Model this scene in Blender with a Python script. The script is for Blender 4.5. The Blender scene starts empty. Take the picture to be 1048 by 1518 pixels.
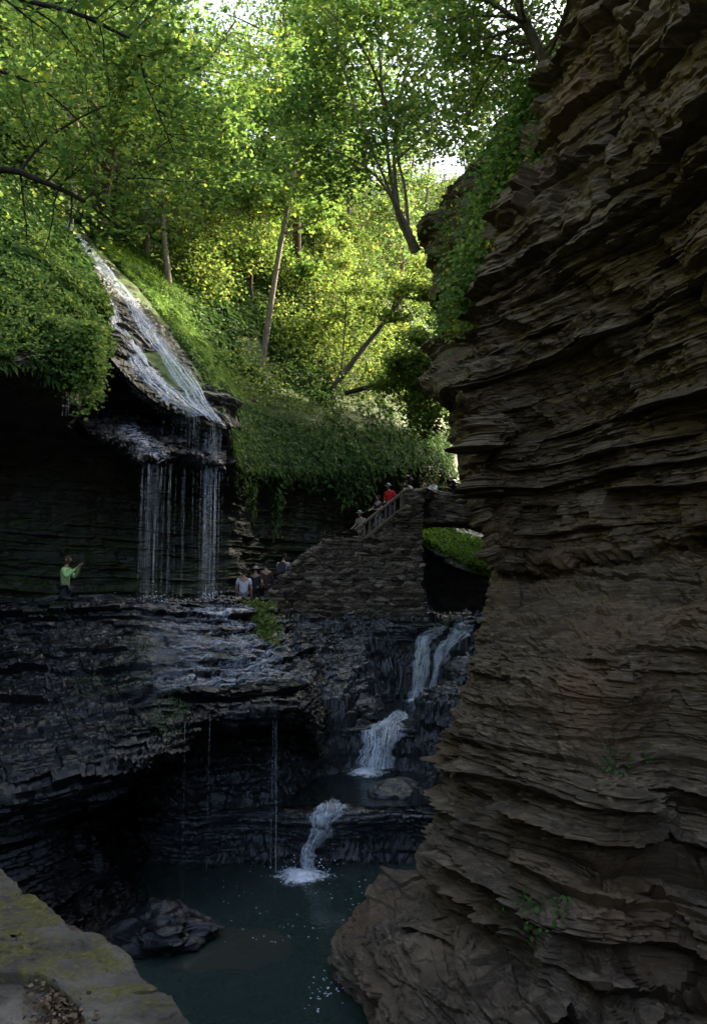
EXPOSURE = 2.8
import bpy, bmesh, math, random
import numpy as np
from mathutils import Vector, Matrix

random.seed(7)
rng = np.random.default_rng(11)
scn = bpy.context.scene
COL = scn.collection

# ------------------------------------------------------------------ camera model
W0, H0, F = 1048.0, 1518.0, 1191.0
PITCH = math.radians(5.8)
EYE = 5.8
CP, SP = math.cos(PITCH), math.sin(PITCH)

def P(px, py, d):
    """point seen at photo pixel (px,py) whose ground distance ahead is d metres"""
    u = (px - W0 / 2) / F
    v = (H0 / 2 - py) / F
    Y = CP - v * SP
    Z = SP + v * CP
    k = d / Y
    return np.array([u * k, d, EYE + Z * k])

def PZ(px, py, z):
    """point seen at photo pixel (px,py) lying at height z"""
    u = (px - W0 / 2) / F
    v = (H0 / 2 - py) / F
    Y = CP - v * SP
    Z = SP + v * CP
    k = (z - EYE) / Z
    return np.array([u * k, Y * k, z])

def proj(p):
    p = np.asarray(p, float)
    x, y, z = p[..., 0], p[..., 1], p[..., 2] - EYE
    f = y * CP + z * SP; up = -y * SP + z * CP
    return W0 / 2 + F * x / f, H0 / 2 - F * up / f

# ------------------------------------------------------------------ noise
def _h(ix, iy, iz, seed):
    n = (ix.astype(np.uint32) * np.uint32(374761393) + iy.astype(np.uint32) * np.uint32(668265263)
         + iz.astype(np.uint32) * np.uint32(2147483647) + np.uint32((seed * 1274126177) & 0xffffffff))
    n = (n ^ (n >> np.uint32(13))) * np.uint32(1274126177)
    n = (n ^ (n >> np.uint32(16))) * np.uint32(2246822519)
    n = n ^ (n >> np.uint32(15))
    return n.astype(np.float64) / 4294967296.0

def cell(x, y, z, seed=0):
    return _h(np.floor(x).astype(np.int64), np.floor(y).astype(np.int64), np.floor(z).astype(np.int64), seed)

def vnoise(x, y, z, seed=0):
    fx, fy, fz = np.floor(x), np.floor(y), np.floor(z)
    ix, iy, iz = fx.astype(np.int64), fy.astype(np.int64), fz.astype(np.int64)
    tx, ty, tz = x - fx, y - fy, z - fz
    tx = tx * tx * (3 - 2 * tx); ty = ty * ty * (3 - 2 * ty); tz = tz * tz * (3 - 2 * tz)
    r = 0
    for dx in (0, 1):
        wx = tx if dx else 1 - tx
        for dy in (0, 1):
            wy = ty if dy else 1 - ty
            for dz in (0, 1):
                wz = tz if dz else 1 - tz
                r = r + wx * wy * wz * _h(ix + dx, iy + dy, iz + dz, seed)
    return r * 2 - 1

def fbm(x, y, z, oct=4, seed=0, gain=0.5):
    r = 0; a = 1.0; f = 1.0
    for o in range(oct):
        r = r + a * vnoise(x * f, y * f, z * f, seed + o * 17)
        a *= gain; f *= 2.03
    return r

# ------------------------------------------------------------------ mesh helpers
def raw_mesh(name, verts, faces_flat, k, smooth=False, uv=None):
    verts = np.asarray(verts, dtype=np.float32).reshape(-1, 3)
    ff = np.asarray(faces_flat, dtype=np.int32).reshape(-1)
    n = len(ff) // k
    me = bpy.data.meshes.new(name)
    me.vertices.add(len(verts)); me.vertices.foreach_set('co', verts.ravel())
    me.loops.add(len(ff)); me.loops.foreach_set('vertex_index', ff)
    me.polygons.add(n)
    me.polygons.foreach_set('loop_start', np.arange(0, n * k, k, dtype=np.int32))
    me.polygons.foreach_set('loop_total', np.full(n, k, dtype=np.int32))
    me.polygons.foreach_set('use_smooth', np.full(n, smooth, dtype=bool))
    if uv is not None:
        l = me.uv_layers.new(name='UVMap')
        l.data.foreach_set('uv', np.asarray(uv, dtype=np.float32)[ff].ravel())
    me.update(calc_edges=True)
    me.validate()
    return me

def link(name, me, mat=None, parent=None, label=None, cat=None, group=None, kind=None):
    o = bpy.data.objects.new(name, me)
    COL.objects.link(o)
    if mat is not None and me is not None:
        me.materials.append(mat)
    if parent is not None:
        o.parent = parent
        o.matrix_parent_inverse = Matrix.Translation(parent.location).inverted() if False else Matrix.Identity(4)
    tag(o, label, cat, group, kind)
    return o

def tag(o, label=None, cat=None, group=None, kind=None):
    if label: o['label'] = label
    if cat: o['category'] = cat
    if group: o['group'] = group
    if kind: o['kind'] = kind
    return o

def empty(name, loc, label=None, cat=None, group=None):
    o = bpy.data.objects.new(name, None)
    COL.objects.link(o)
    o.empty_display_size = 0.1
    o.location = loc
    return tag(o, label, cat, group)

def grid_faces(nv, nu):
    i = np.arange((nv - 1) * (nu - 1)); r = i // (nu - 1); c = i % (nu - 1)
    a = r * nu + c
    return np.stack([a, a + 1, a + nu + 1, a + nu], 1)

def grid_obj(name, pts, mat, parent=None, smooth=False, uv=False, **kw):
    nv, nu = pts.shape[:2]
    UV = None
    if uv:
        vv, uu = np.meshgrid(np.linspace(0, 1, nv), np.linspace(0, 1, nu), indexing='ij')
        UV = np.stack([uu, vv], -1).reshape(-1, 2)
    if parent is not None:
        pts = pts - np.array(parent.location)
    me = raw_mesh(name, pts, grid_faces(nv, nu), 4, smooth, UV)
    return link(name, me, mat, parent, **kw)

def resample(g, n, axis):
    """Catmull-Rom resampling along an axis, spaced by the mean chord"""
    g = np.moveaxis(np.asarray(g, float), axis, 0)
    m = len(g)
    ch = np.linalg.norm(np.diff(g, axis=0), axis=-1)
    ch = ch.reshape(m - 1, -1).mean(1) + 1e-6
    s = np.concatenate([[0], np.cumsum(ch)])
    t = np.interp(np.linspace(0, s[-1], n), s, np.arange(m))
    i = np.minimum(t.astype(int), m - 2); f = (t - i)
    sh = (n,) + (1,) * (g.ndim - 1)
    f = f.reshape(sh)
    p1 = g[i]; p2 = g[i + 1]
    p0 = np.where((i > 0).reshape(sh), g[np.maximum(i - 1, 0)], 2 * p1 - p2)
    p3 = np.where((i < m - 2).reshape(sh), g[np.minimum(i + 2, m - 1)], 2 * p2 - p1)
    r = 0.5 * ((2 * p1) + (-p0 + p2) * f + (2 * p0 - 5 * p1 + 4 * p2 - p3) * f ** 2 + (-p0 + 3 * p1 - 3 * p2 + p3) * f ** 3)
    return np.moveaxis(r, 0, axis)

def surf(ctrl, nv, nu):
    g = np.asarray(ctrl, float)
    return resample(resample(g, nv, 0), nu, 1)

def normals(p):
    du = np.gradient(p, axis=1); dv = np.gradient(p, axis=0)
    n = np.cross(du, dv)
    return n / (np.linalg.norm(n, axis=-1, keepdims=True) + 1e-9)

# --- bedded rock: every bed sticks out by its own amount, broken by two joint sets
def beds(seed, tmin, tmax, lo=-6, hi=60, power=2.0):
    r = np.random.default_rng(seed)
    th = tmin + (tmax - tmin) * r.random(9000) ** power
    e = lo + np.cumsum(th)
    e = e[e < hi]
    return e, r.random(len(e) + 2)

def bedded(p, amp=1.0, seed=1, coarse=(0.18, 0.95), fine=(0.025, 0.13), big=0.35, A=(0.34, 0.16, 0.10), block=1.1, ang=0.5, flat=0.55, und=0.05):
    n = normals(p)
    nn = n.copy()
    nn[..., 2] *= (1 - flat)
    nn /= np.linalg.norm(nn, axis=-1, keepdims=True) + 1e-9
    x, y, z = p[..., 0], p[..., 1], p[..., 2]
    ca, sa = math.cos(ang), math.sin(ang)
    a = x * ca + y * sa; b = -x * sa + y * ca
    zz = z + 0.22 * fbm(x * .16, y * .16, z * .1, 3, seed) + 0.035 * vnoise(x * 1.1, y * 1.1, z * .7, seed + 5)
    e1, r1 = beds(seed, *coarse); e2, r2 = beds(seed + 1, *fine)
    i1 = np.searchsorted(e1, zz); i2 = np.searchsorted(e2, zz)
    i1c = np.clip(i1, 1, len(e1) - 1)
    t1 = np.clip((zz - e1[i1c - 1]) / (e1[i1c] - e1[i1c - 1]), 0, 1)
    D = big * fbm(x * .35, y * .35, z * .35, 3, seed + 9)
    wob = 0.07 * vnoise(a * 1.3, b * 1.3, i1 * 3.7, seed + 3)
    fa = block * (0.6 + 0.9 * r1[i1])
    c1 = cell(a / fa + i1 * .37 + wob, b / fa + i1 * .71 + wob, i1, seed + 2)
    D = D + A[0] * (r1[i1] - .5) + A[0] * .9 * (c1 - .5) * (0.35 + 0.65 * (vnoise(a * .3, b * .3, z * .3, seed + 8) > -0.2))
    w2 = 0.10 * vnoise(a * 4, b * 4, i2 * 1.7, seed + 4)
    f2 = block * .33 * (0.6 + r2[i2])
    c2 = cell(a / f2 + i2 * .37 + w2, b / f2 + i2 * .51 + w2, i2, seed + 6)
    m2 = 0.45 + 0.55 * np.clip(vnoise(x * .5, y * .5, z * .9, seed + 21) * 1.6 + .4, 0, 1)
    D = D + m2 * (A[1] * (r2[i2] - .5) + A[1] * (c2 - .5))
    D = D + A[2] * fbm(a * 1.6, b * 1.6, i1 * 5.3 + z * .8, 4, seed + 7)
    nm = np.clip(vnoise(a * .8, b * .8, i1 * 2.3, seed + 31) * 1.5 + .6, 0, 1)
    D = D - und * np.exp(-t1 / .12) * 2 * nm + und * .7 * np.exp(-(1 - t1) / .10)
    D = D + 0.012 * vnoise(x * 22, y * 22, z * 22, seed + 12) + 0.02 * vnoise(x * 9, y * 9, z * 9, seed + 13)
    return p + nn * (D * amp)[..., None]

# ------------------------------------------------------------------ materials
class NT:
    def __init__(s, name):
        s.m = bpy.data.materials.new(name); s.m.use_nodes = True
        s.t = s.m.node_tree; s.t.nodes.clear()
        s.out = s.t.nodes.new('ShaderNodeOutputMaterial')
    def n(s, ty, **kw):
        nd = s.t.nodes.new(ty)
        ins = kw.pop('ins', {})
        for k, v in kw.items(): setattr(nd, k, v)
        for k, v in ins.items():
            sk = nd.inputs[k]
            if hasattr(v, 'is_linked') or isinstance(v, bpy.types.NodeSocket): s.t.links.new(v, sk)
            else: sk.default_value = v
        return nd
    def l(s, a, b): s.t.links.new(a, b)
    def pos(s, scale=(1, 1, 1), coord='pos'):
        if coord == 'pos': src = s.n('ShaderNodeNewGeometry').outputs['Position']
        elif coord == 'uv': src = s.n('ShaderNodeTexCoord').outputs['UV']
        else: src = s.n('ShaderNodeTexCoord').outputs['Object']
        return s.n('ShaderNodeMapping', ins={'Vector': src, 'Scale': scale}).outputs[0]
    def noise(s, vec, scale, detail=4, rough=.55, dist=0):
        return s.n('ShaderNodeTexNoise', ins={'Vector': vec, 'Scale': scale, 'Detail': detail, 'Roughness': rough, 'Distortion': dist}).outputs['Fac']
    def ramp(s, fac, stops):
        r = s.n('ShaderNodeValToRGB', ins={'Fac': fac}); cr = r.color_ramp
        while len(cr.elements) < len(stops): cr.elements.new(.5)
        for e, (p_, c) in zip(cr.elements, stops):
            e.position = p_; e.color = (c[0], c[1], c[2], 1) if hasattr(c, '__len__') else (c, c, c, 1)
        return r.outputs['Color']
    def mix(s, f, a, b, blend='MIX'):
        nd = s.n('ShaderNodeMix', data_type='RGBA', blend_type=blend)
        for sk, v in ((nd.inputs[0], f), (nd.inputs[6], a), (nd.inputs[7], b)):
            if isinstance(v, bpy.types.NodeSocket): s.l(v, sk)
            elif hasattr(v, '__len__'): sk.default_value = (*v[:3], 1)
            else: sk.default_value = v
        return nd.outputs[2]
    def math(s, op, a, b=0.0, clamp=False):
        nd = s.n('ShaderNodeMath', operation=op, use_clamp=clamp)
        for sk, v in ((nd.inputs[0], a), (nd.inputs[1], b)):
            if isinstance(v, bpy.types.NodeSocket): s.l(v, sk)
            else: sk.default_value = v
        return nd.outputs[0]
    def bump(s, h, strength=.4, dist=.02):
        return s.n('ShaderNodeBump', ins={'Height': h, 'Strength': strength, 'Distance': dist}).outputs[0]
    def pbr(s, color, rough=.8, normal=None, spec=.4, **ex):
        b = s.n('ShaderNodeBsdfPrincipled')
        for k, v in [('Base Color', color), ('Roughness', rough), ('Specular IOR Level', spec)] + list(ex.items()):
            sk = b.inputs[k]
            if isinstance(v, bpy.types.NodeSocket): s.l(v, sk)
            elif hasattr(v, '__len__') and len(v) == 3: sk.default_value = (*v, 1)
            else: sk.default_value = v
        if normal is not None: s.l(normal, b.inputs['Normal'])
        return b.outputs[0]
    def done(s, sh):
        s.l(sh, s.out.inputs[0]); return s.m

def rock_mat(name, cols, rough=(.75, .95), spec=.3, moss=0.0, mosscol=(.045, .075, .012), stain=None, warm=None, grey=None):
    t = NT(name)
    pz = t.pos((.55, .55, 5.0)); pi = t.pos((1, 1, 1)); pf = t.pos((2.2, 2.2, 26))
    n1 = t.noise(pz, 1.1, 6, .6, .3); n2 = t.noise(pi, .45, 4); n3 = t.noise(pf, 1.6, 5, .65, .4); n4 = t.noise(pi, 14, 5, .7)
    c = t.ramp(n1, [(.28, cols[0]), (.48, cols[1]), (.62, cols[2]), (.78, cols[3])])
    c = t.mix(.55, c, t.ramp(n3, [(.3, cols[0]), (.5, cols[1]), (.72, cols[3])]))
    if warm: c = t.mix(t.math('MULTIPLY', t.ramp(n2, [(.48, 0), (.68, 1)]), .7), c, warm)
    if grey:   # damp grey shale low down, ragged upper limit
        zf = t.n('ShaderNodeSeparateXYZ', ins={0: pi}).outputs[2]
        gf = t.math('SUBTRACT', 1.0, t.math('MULTIPLY', t.math('ADD', zf, t.math('MULTIPLY', n2, 5.0)), .16), True)
        c = t.mix(t.math('MULTIPLY', gf, .85, True), c, t.mix(.75, c, t.ramp(n1, [(.3, tuple(v * .35 for v in grey)), (.5, grey), (.75, tuple(v * 1.9 for v in grey))])))
    c = t.mix(.35, c, t.ramp(n4, [(.3, (.35, .35, .35)), (.7, (1, 1, 1))]), 'MULTIPLY')
    if stain: c = t.mix(t.ramp(t.noise(t.pos((1.5, 1.5, .25)), 1.2, 5, .6), [(.5, 0), (.62, .8)]), c, stain)
    if moss > 0:
        nz = t.n('ShaderNodeSeparateXYZ', ins={0: t.n('ShaderNodeNewGeometry').outputs['Normal']}).outputs[2]
        f = t.math('ADD', t.math('MULTIPLY', nz, .9), t.math('MULTIPLY', t.noise(pi, 1.3, 6, .65), 1.2))
        f = t.ramp(f, [(.95 - moss * .5, 0), (1.12 - moss * .5, 1)])
        mc = t.ramp(t.noise(pi, 9, 4), [(.35, tuple(v * .5 for v in mosscol)), (.65, mosscol)])
        c = t.mix(f, c, mc)
    hb = t.math('ADD', t.math('MULTIPLY', t.noise(pf, 3.0, 5, .7), .7), t.math('MULTIPLY', t.noise(pi, 30, 4, .7), .4))
    nb = t.bump(hb, .55, .03)
    r = t.ramp(t.noise(pi, 2.2, 4), [(.3, rough[0]), (.7, rough[1])])
    return t.done(t.pbr(c, r, nb, spec))

M = {}
M['rock_right'] = rock_mat('shale_brown', [(.022, .014, .009), (.095, .062, .036), (.175, .118, .070), (.40, .29, .18)], warm=(.17, .095, .045), grey=(.125, .102, .076), moss=.0)
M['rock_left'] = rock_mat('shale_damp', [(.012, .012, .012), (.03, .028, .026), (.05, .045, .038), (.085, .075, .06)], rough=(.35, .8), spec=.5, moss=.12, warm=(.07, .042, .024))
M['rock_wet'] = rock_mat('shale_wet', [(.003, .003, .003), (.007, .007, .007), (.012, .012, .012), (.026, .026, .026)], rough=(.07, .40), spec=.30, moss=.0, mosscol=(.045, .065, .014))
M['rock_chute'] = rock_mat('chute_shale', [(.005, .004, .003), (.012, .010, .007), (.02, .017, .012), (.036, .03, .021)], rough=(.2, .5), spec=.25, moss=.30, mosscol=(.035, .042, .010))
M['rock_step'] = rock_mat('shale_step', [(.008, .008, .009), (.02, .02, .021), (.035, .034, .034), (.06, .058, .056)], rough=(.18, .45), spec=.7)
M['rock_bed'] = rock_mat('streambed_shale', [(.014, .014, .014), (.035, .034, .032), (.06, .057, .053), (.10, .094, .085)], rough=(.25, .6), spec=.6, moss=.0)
M['rock_slope'] = rock_mat('slope_earth', [(.03, .026, .016), (.06, .05, .03), (.09, .075, .045), (.14, .115, .08)], moss=.75, mosscol=(.07, .11, .02))
def masonry_mat():
    t = NT('dry_stone')
    v = t.n('ShaderNodeTexVoronoi', feature='F1', ins={'Vector': t.pos((2.6, 2.6, 7.0)), 'Scale': 1.0, 'Randomness': .9})
    tone = t.n('ShaderNodeSeparateColor', ins={0: v.outputs['Color']}).outputs[0]
    c = t.ramp(tone, [(.05, (.07, .052, .036)), (.35, (.15, .115, .08)), (.7, (.22, .17, .12)), (1.0, (.36, .29, .21))])
    e = t.n('ShaderNodeTexVoronoi', feature='DISTANCE_TO_EDGE', ins={'Vector': t.pos((2.6, 2.6, 7.0)), 'Scale': 1.0, 'Randomness': .9}).outputs['Distance']
    c = t.mix(.5, c, t.ramp(t.noise(t.pos(), 12, 5, .7), [(.3, (.45, .42, .38)), (.7, (1, 1, 1))]), 'MULTIPLY')
    h = t.math('ADD', t.ramp(e, [(0, 0), (.12, 1)]), t.math('MULTIPLY', t.noise(t.pos(), 22, 5, .7), .6))
    return t.done(t.pbr(c, .9, t.bump(h, .9, .06), .2))
M['masonry'] = masonry_mat()
M['old_stone'] = rock_mat('old_stone', [(.03, .025, .02), (.085, .068, .052), (.13, .105, .08), (.22, .185, .145)], moss=.05)
# ================================================================== THE GORGE
def row(*a): return [P(*q) if len(q) == 3 else np.array(q[1:]) for q in a]
def wv(x, y, z): return ('w', x, y, z)
def off(p, dx, dy, dz=0): return np.asarray(p, float) + np.array([dx, dy, dz])

# ---- right cliff -------------------------------------------------
RC = [
 [(905,-330,11.2),(950,-340,10.4),(1000,-360,9.8),(1080,-380,9)],
 [(850,0,11),(910,-10,10.0),(980,-20,9.0),(1080,-40,8.1)],
 [(812,110,11.6),(890,100,10.3),(970,90,9.2),(1080,70,8.2)],
 [(768,235,12.1),(870,230,10.8),(970,220,9.5),(1080,210,8.4)],
 [(728,330,12.5),(840,330,11.1),(960,330,9.8),(1080,330,8.7)],
 [(702,460,12.9),(820,460,11.9),(950,460,10.6),(1080,460,9.3)],
 [(690,600,13.2),(800,600,12.9),(940,600,11.5),(1080,600,9.9)],
 [(692,730,13.3),(800,720,13.4),(930,710,12.0),(1080,700,10.3)],
 [(722,830,13.4),(800,822,13.7),(920,800,12.3),(1080,790,10.5)],
 [(730,848,14.4),(800,850,14.5),(920,826,13.4),(1080,808,11.4)],
 [(724,880,13.9),(800,866,13.7),(920,842,12.6),(1080,822,10.8)],
 [(706,950,13.4),(790,950,11.9),(920,930,10.8),(1080,920,10.0)],
 [(690,1010,13.2),(780,1010,11.5),(910,1005,10.3),(1080,1000,9.8)],
 [(656,1090,13.1),(740,1100,11.3),(890,1090,10.3),(1080,1090,9.9)],
 [(645,1180,13.0),(730,1190,11.0),(880,1180,9.7),(1080,1190,9.5)],
 [(640,1235,12.9),(720,1260,10.8),(870,1270,9.6),(1080,1280,9.2)],
 [(612,1300,12.9),(700,1330,10.6),(860,1360,9.1),(1080,1370,8.7)],
 [(632,1345,12.7),(720,1400,10.2),(860,1440,8.8),(1080,1450,8.5)],
 [(640,1420,12.0),(730,1480,9.7),(860,1540,8.3),(1080,1550,8.0)],
 [(650,1600,10.5),(760,1650,8.6),(880,1720,7.4),(1080,1760,7.1)],
]
ctrl = []
for r in RC:
    q = row(*r)
    z = q[3][2]
    ctrl.append([off(q[0], 7, 6), off(q[0], 2.2, 1.6), q[0], q[1], q[2], q[3],
                 np.array([6.6, 3.5, z]), np.array([7.4, -3, z]), np.array([8.0, -12, z]), np.array([9.0, -30, z])])
bot = [c.copy() for c in ctrl[-1]]
for c in bot: c[2] = -1.2
ctrl.append(bot)
top = [off(c, 1.5, 1.5, 1.0) for c in ctrl[0]]
top2 = [off(c, 12, 6, 4.0) for c in ctrl[0]]
ctrl = [top2, top] + ctrl
ctrl = np.array(ctrl)
def level_rows(p, zs):
    """same surface, re-sampled so that every row lies at one height"""
    out = np.empty((len(zs), p.shape[1], 3))
    for j in range(p.shape[1]):
        z = np.minimum.accumulate(p[:, j, 2]) - np.arange(len(p)) * 1e-6
        for k in (0, 1): out[:, j, k] = np.interp(zs, z[::-1], p[::-1, j, k])
        out[:, j, 2] = zs
    return out
pr = surf(ctrl[:, :7], 900, 620)
def dip_of(z): return np.clip((z - 7.0) / 5.0, 0, 1) * .36
pr[..., 2] -= dip_of(pr[..., 2]) * (pr[..., 0] - 3.0).clip(-3, 4)
zs = np.concatenate([np.linspace(19.0, 11.0, 300), np.linspace(10.985, -1.1, 900)])
pr = level_rows(pr, zs)
x, y, z = pr[..., 0], pr[..., 1], pr[..., 2]
n_ = normals(pr)
chip = lambda s_, k, zf=2.4: cell(x * s_ + .18 * vnoise(x * s_ * 2, y * s_ * 2, z * s_ * 2, k), y * s_ + .18 * vnoise(x * s_ * 2, y * s_ * 2, z * s_ * 2, k + 1), z * s_ * zf + .2 * vnoise(x * s_ * 2, y * s_ * 2, 0 * z, k + 2), k + 3)
tilt = dip_of(z) * (x - 3.0).clip(-3, 4)
hole = chip(.42, 340, 1.6); hole = np.where(hole > .76, -.34 * (hole - .5) * 2, np.where(hole < .15, .08, 0)) * np.clip(np.maximum((z - 5.9) / .8, (3.6 - z) / .6), 0, 1)
hole2 = chip(1.05, 350, 2.6); hole2 = np.where(hole2 > .72, -.11, np.where(hole2 < .25, .05, 0))
flk = .05 * (chip(2.3, 360, 3.5) - .5) + .045 * (chip(5.2, 370, 4.0) - .5)
RIGHT = bedded(pr, 1.0, 31, coarse=(.10, .95), fine=(.035, .15), big=.20, A=(.28, .10, .18), block=1.5, ang=.45, und=.15)
e3, r3 = beds(91, .16, .62, power=1.2); zz3 = z + .10 * vnoise(x * .5, y * .5, 0 * z, 92); i3 = np.clip(np.searchsorted(e3, zz3), 1, len(e3) - 1)
t3 = (zz3 - e3[i3 - 1]) / (e3[i3] - e3[i3 - 1])
brk = cell(x * .75 + i3 * .37, y * .75 + i3 * .61, i3, 93)
step = .32 * (r3[i3] - .5) + .26 * (brk - .5) - .26 * np.exp(-t3 / .13) + .05 * np.exp(-(1 - t3) / .15)
step = step * np.clip((4.9 - z) / 1.4, 0, 1) * (.55 + .45 * np.clip(vnoise(x * .5, y * .5, z * .5, 94) * 2 + .6, 0, 1))
RIGHT = RIGHT + n_ * (hole + hole2 + flk + step)[..., None]
# scree apron under the overhang: slabs and chips lying on the slope
wA = np.clip((6.25 - z) / .3, 0, 1) * np.clip((z - 3.4) / 1.2, 0, 1)
wA = wA * np.clip(1.1 + .9 * fbm(x * .6, y * .6, z * .6, 3, 44), .15, 1)
apr = pr + n_ * (.14 * fbm(x * .9, y * .9, z * .9, 4, 45) + .10 * (chip(3.2, 300) - .5) + .06 * (chip(8, 310) - .5) + .16 * (chip(1.1, 320, 3.2) - .5))[..., None]
RIGHT = RIGHT * (1 - wA[..., None]) + apr * wA[..., None]
RIGHT[..., 2] += tilt
def fit_outline(S, target, far, win):
    """nudge a rock face sideways, row by row, until its profile is where it should be"""
    ty = np.array([t_[0] for t_ in target], float); tx = np.array([t_[1] for t_ in target], float)
    px, py = proj(S)
    j = px.argmin(1); i = np.arange(len(px))
    d_ = np.interp(py[i, j], ty, tx) - px[i, j]
    k = np.ones(win) / win
    d_ = np.convolve(np.pad(d_, win, mode='edge'), k, mode='same')[win:-win]
    w_ = np.clip((far - px) / (far - px[i, j])[:, None], 0, 1)
    w_ = np.where(np.arange(px.shape[1])[None] < j[:, None], 1, w_)
    S = S.copy(); S[..., 0] += w_ * d_[:, None] / F * S[..., 1]
    return S
RT = [(-300,905),(0,850),(110,812),(200,776),(235,768),(330,728),(400,712),(460,702),(600,690),(730,692),(830,722),(848,730),(885,722),(950,704),(1010,690),(1090,656),(1180,645),(1235,640),(1300,612),(1345,632),(1420,640),(1700,650)]
for _ in range(2): RIGHT = fit_outline(RIGHT, RT, 1040, 45)
grid_obj('right_cliff', RIGHT, M['rock_right'], kind='structure')
pr2 = surf(ctrl[:, 5:], 260, 260)
pr2[:, 0] = resample(ctrl[:, 5], 260, 0)
grid_obj('near_cliff', bedded(pr2, .8, 31, ang=.45), M['rock_right'], kind='structure')

# ---- spur behind the right cliff (carries the leaning tree) -------
SPU = [(860,-40,21),(800,110,20),(735,208,18),(690,252,18),(640,312,18.2),(614,345,18),(634,388,18.3),(640,440,18.5),(650,492,18.6),(627,530,18.3),
       (626,575,18.3),(660,604,18.8),(670,660,19),(690,730,19.3),(716,800,19.6),(727,850,20),(728,950,20.4),(735,1100,20.4)]
ctrl = []
for px, py, d in SPU:
    s = P(px, py, d)
    ctrl.append([off(s, 6, 9, 1.5), off(s, 2.2, 2.6, .3), s, P(px + 80, py + 8, d - 2.2), P(px + 170, py + 10, d - 3.2)])
ps = surf(np.array(ctrl), 520, 260)
SPUR = bedded(ps, .7, 57, coarse=(.15, .8), big=.15, A=(.34, .14, .12), block=.9)
SPUR = fit_outline(fit_outline(SPUR, [(q[1], q[0]) for q in SPU], 900, 25), [(q[1], q[0]) for q in SPU], 900, 25)
grid_obj('rock_spur', SPUR, M['rock_right'], kind='structure')

# ---- left wall, hollowed out behind the falls --------------------
LC = [
 [wv(-10,-30,2),wv(-10.4,-30,5),wv(-10.6,-30,7),wv(-10,-30,9),wv(-9.5,-30,11)],
 [wv(-9.6,4,2),wv(-10,4,5),wv(-10.2,4,7),wv(-9.8,4,9),wv(-9.3,4,11)],
 [(-300,930,19),(-300,780,19.5),(-300,690,19),(-300,640,17),(-300,600,15)],
 [(-20,905,22.5),(-20,780,23),(-20,690,22.7),(-10,610,20.5),(0,540,18)],
 [(110,900,24.3),(110,780,24.8),(110,690,24.5),(110,640,22.8),(110,570,20.5)],
 [(160,898,25),(160,780,25.5),(160,700,25.2),(160,600,24.6),(155,520,22.5)],
 [(235,895,26),(235,790,26.5),(235,700,26.5),(235,630,25.2),(235,588,23.4)],
 [(325,893,27.5),(325,800,27.8),(325,720,27.5),(330,670,26),(330,632,24.5)],
 [(345,892,28),(345,800,28.3),(345,750,28),(345,715,27),(345,690,26)],
 [(400,890,31),(400,800,31),(400,740,31),(400,715,30.4),(400,700,29.8)],
 [(480,900,34.5),(480,800,34.3),(480,750,34),(480,720,33.5),(480,705,32.8)],
 [(580,900,39),(580,800,38.8),(580,760,38.5),(580,725,37.5),(580,700,36.5)],
 [(650,900,46),(650,800,45),(650,760,44),(650,720,43),(650,690,42)],
 [(705,900,50),(705,800,50),(705,770,49),(700,745,48.5),(691,730,48)],
 [(790,900,64),(790,800,64),(785,775,63),(780,755,62.5),(770,745,62)],
]
lc = np.array([row(*r) for r in LC]).transpose(1, 0, 2)
lc = np.concatenate([lc, lc[-1:] + np.array([0, 1.6, 1.3])], 0)
pl = surf(lc, 330, 900)
LEFT = bedded(pl, -.75, 77, coarse=(.12, .7), fine=(.02, .1), big=.2, A=(.3, .14, .12), block=1.0)
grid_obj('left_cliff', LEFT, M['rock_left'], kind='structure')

# ---- slopes above the lip ---------------------------------------
HS = [
 [wv(-9.5,-30,11),wv(-11,-30,14),wv(-14,-30,20),wv(-20,-30,27),wv(-26,-30,33),wv(-45,-30,44)],
 [wv(-9.3,4,11),wv(-11,4,14),wv(-14,4,20),wv(-20,4,27),wv(-26,4,33),wv(-45,4,44)],
 [(-300,600,15),(-310,460,17),(-330,300,20),(-350,100,25),(-380,-200,32),(-500,-350,50)],
 [(0,540,18),(0,420,19.5),(-20,300,22),(-40,140,27),(-60,-60,34),(-100,-160,50)],
 [(110,570,20.5),(112,430,22.5),(65,310,25.5),(20,180,30.5),(-10,-20,38),(-40,-100,52)],
 [(155,520,22.5),(150,440,24.3),(110,375,26),(68,300,29),(30,180,34),(0,-60,52)],
 [(235,588,23.4),(200,490,24.8),(143,400,26.7),(92,325,29.3),(50,220,33.5),(30,-60,54)],
 [(330,632,24.5),(268,520,25.9),(200,430,27.4),(130,355,29.8),(85,260,34),(70,-30,55)],
 [(345,690,26),(312,560,27.6),(235,455,29.2),(180,380,31.5),(130,280,36),(110,30,56)],
 [(400,700,29.8),(380,600,31.2),(322,470,32.8),(260,385,35.5),(230,290,40),(210,120,58)],
 [(480,705,32.8),(470,620,34),(432,480,37),(405,385,41),(390,325,45),(385,255,58)],
 [(580,700,36.5),(572,630,38),(545,500,41.5),(515,405,45),(495,335,49),(480,265,62)],
 [(650,690,42),(645,630,44),(640,520,48),(620,425,53),(605,340,59),(600,270,76)],
 [(691,730,48),(700,640,52),(720,520,58),(740,430,63),(750,340,68),(760,270,88)],
 [(770,745,62),(780,660,66),(800,560,72),(815,450,78),(825,360,84),(835,280,104)],
]
hs = np.array([row(*r) for r in HS]).transpose(1, 0, 2)
ph = surf(hs, 420, 900)
def chute_mask(p):
    """1 on the wet chute of the fall, 0 elsewhere (columns 5..7 of the slope)"""
    nv, nu = p.shape[:2]
    return None
nh = normals(ph)
x, y, z = ph[..., 0], ph[..., 1], ph[..., 2]
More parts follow.
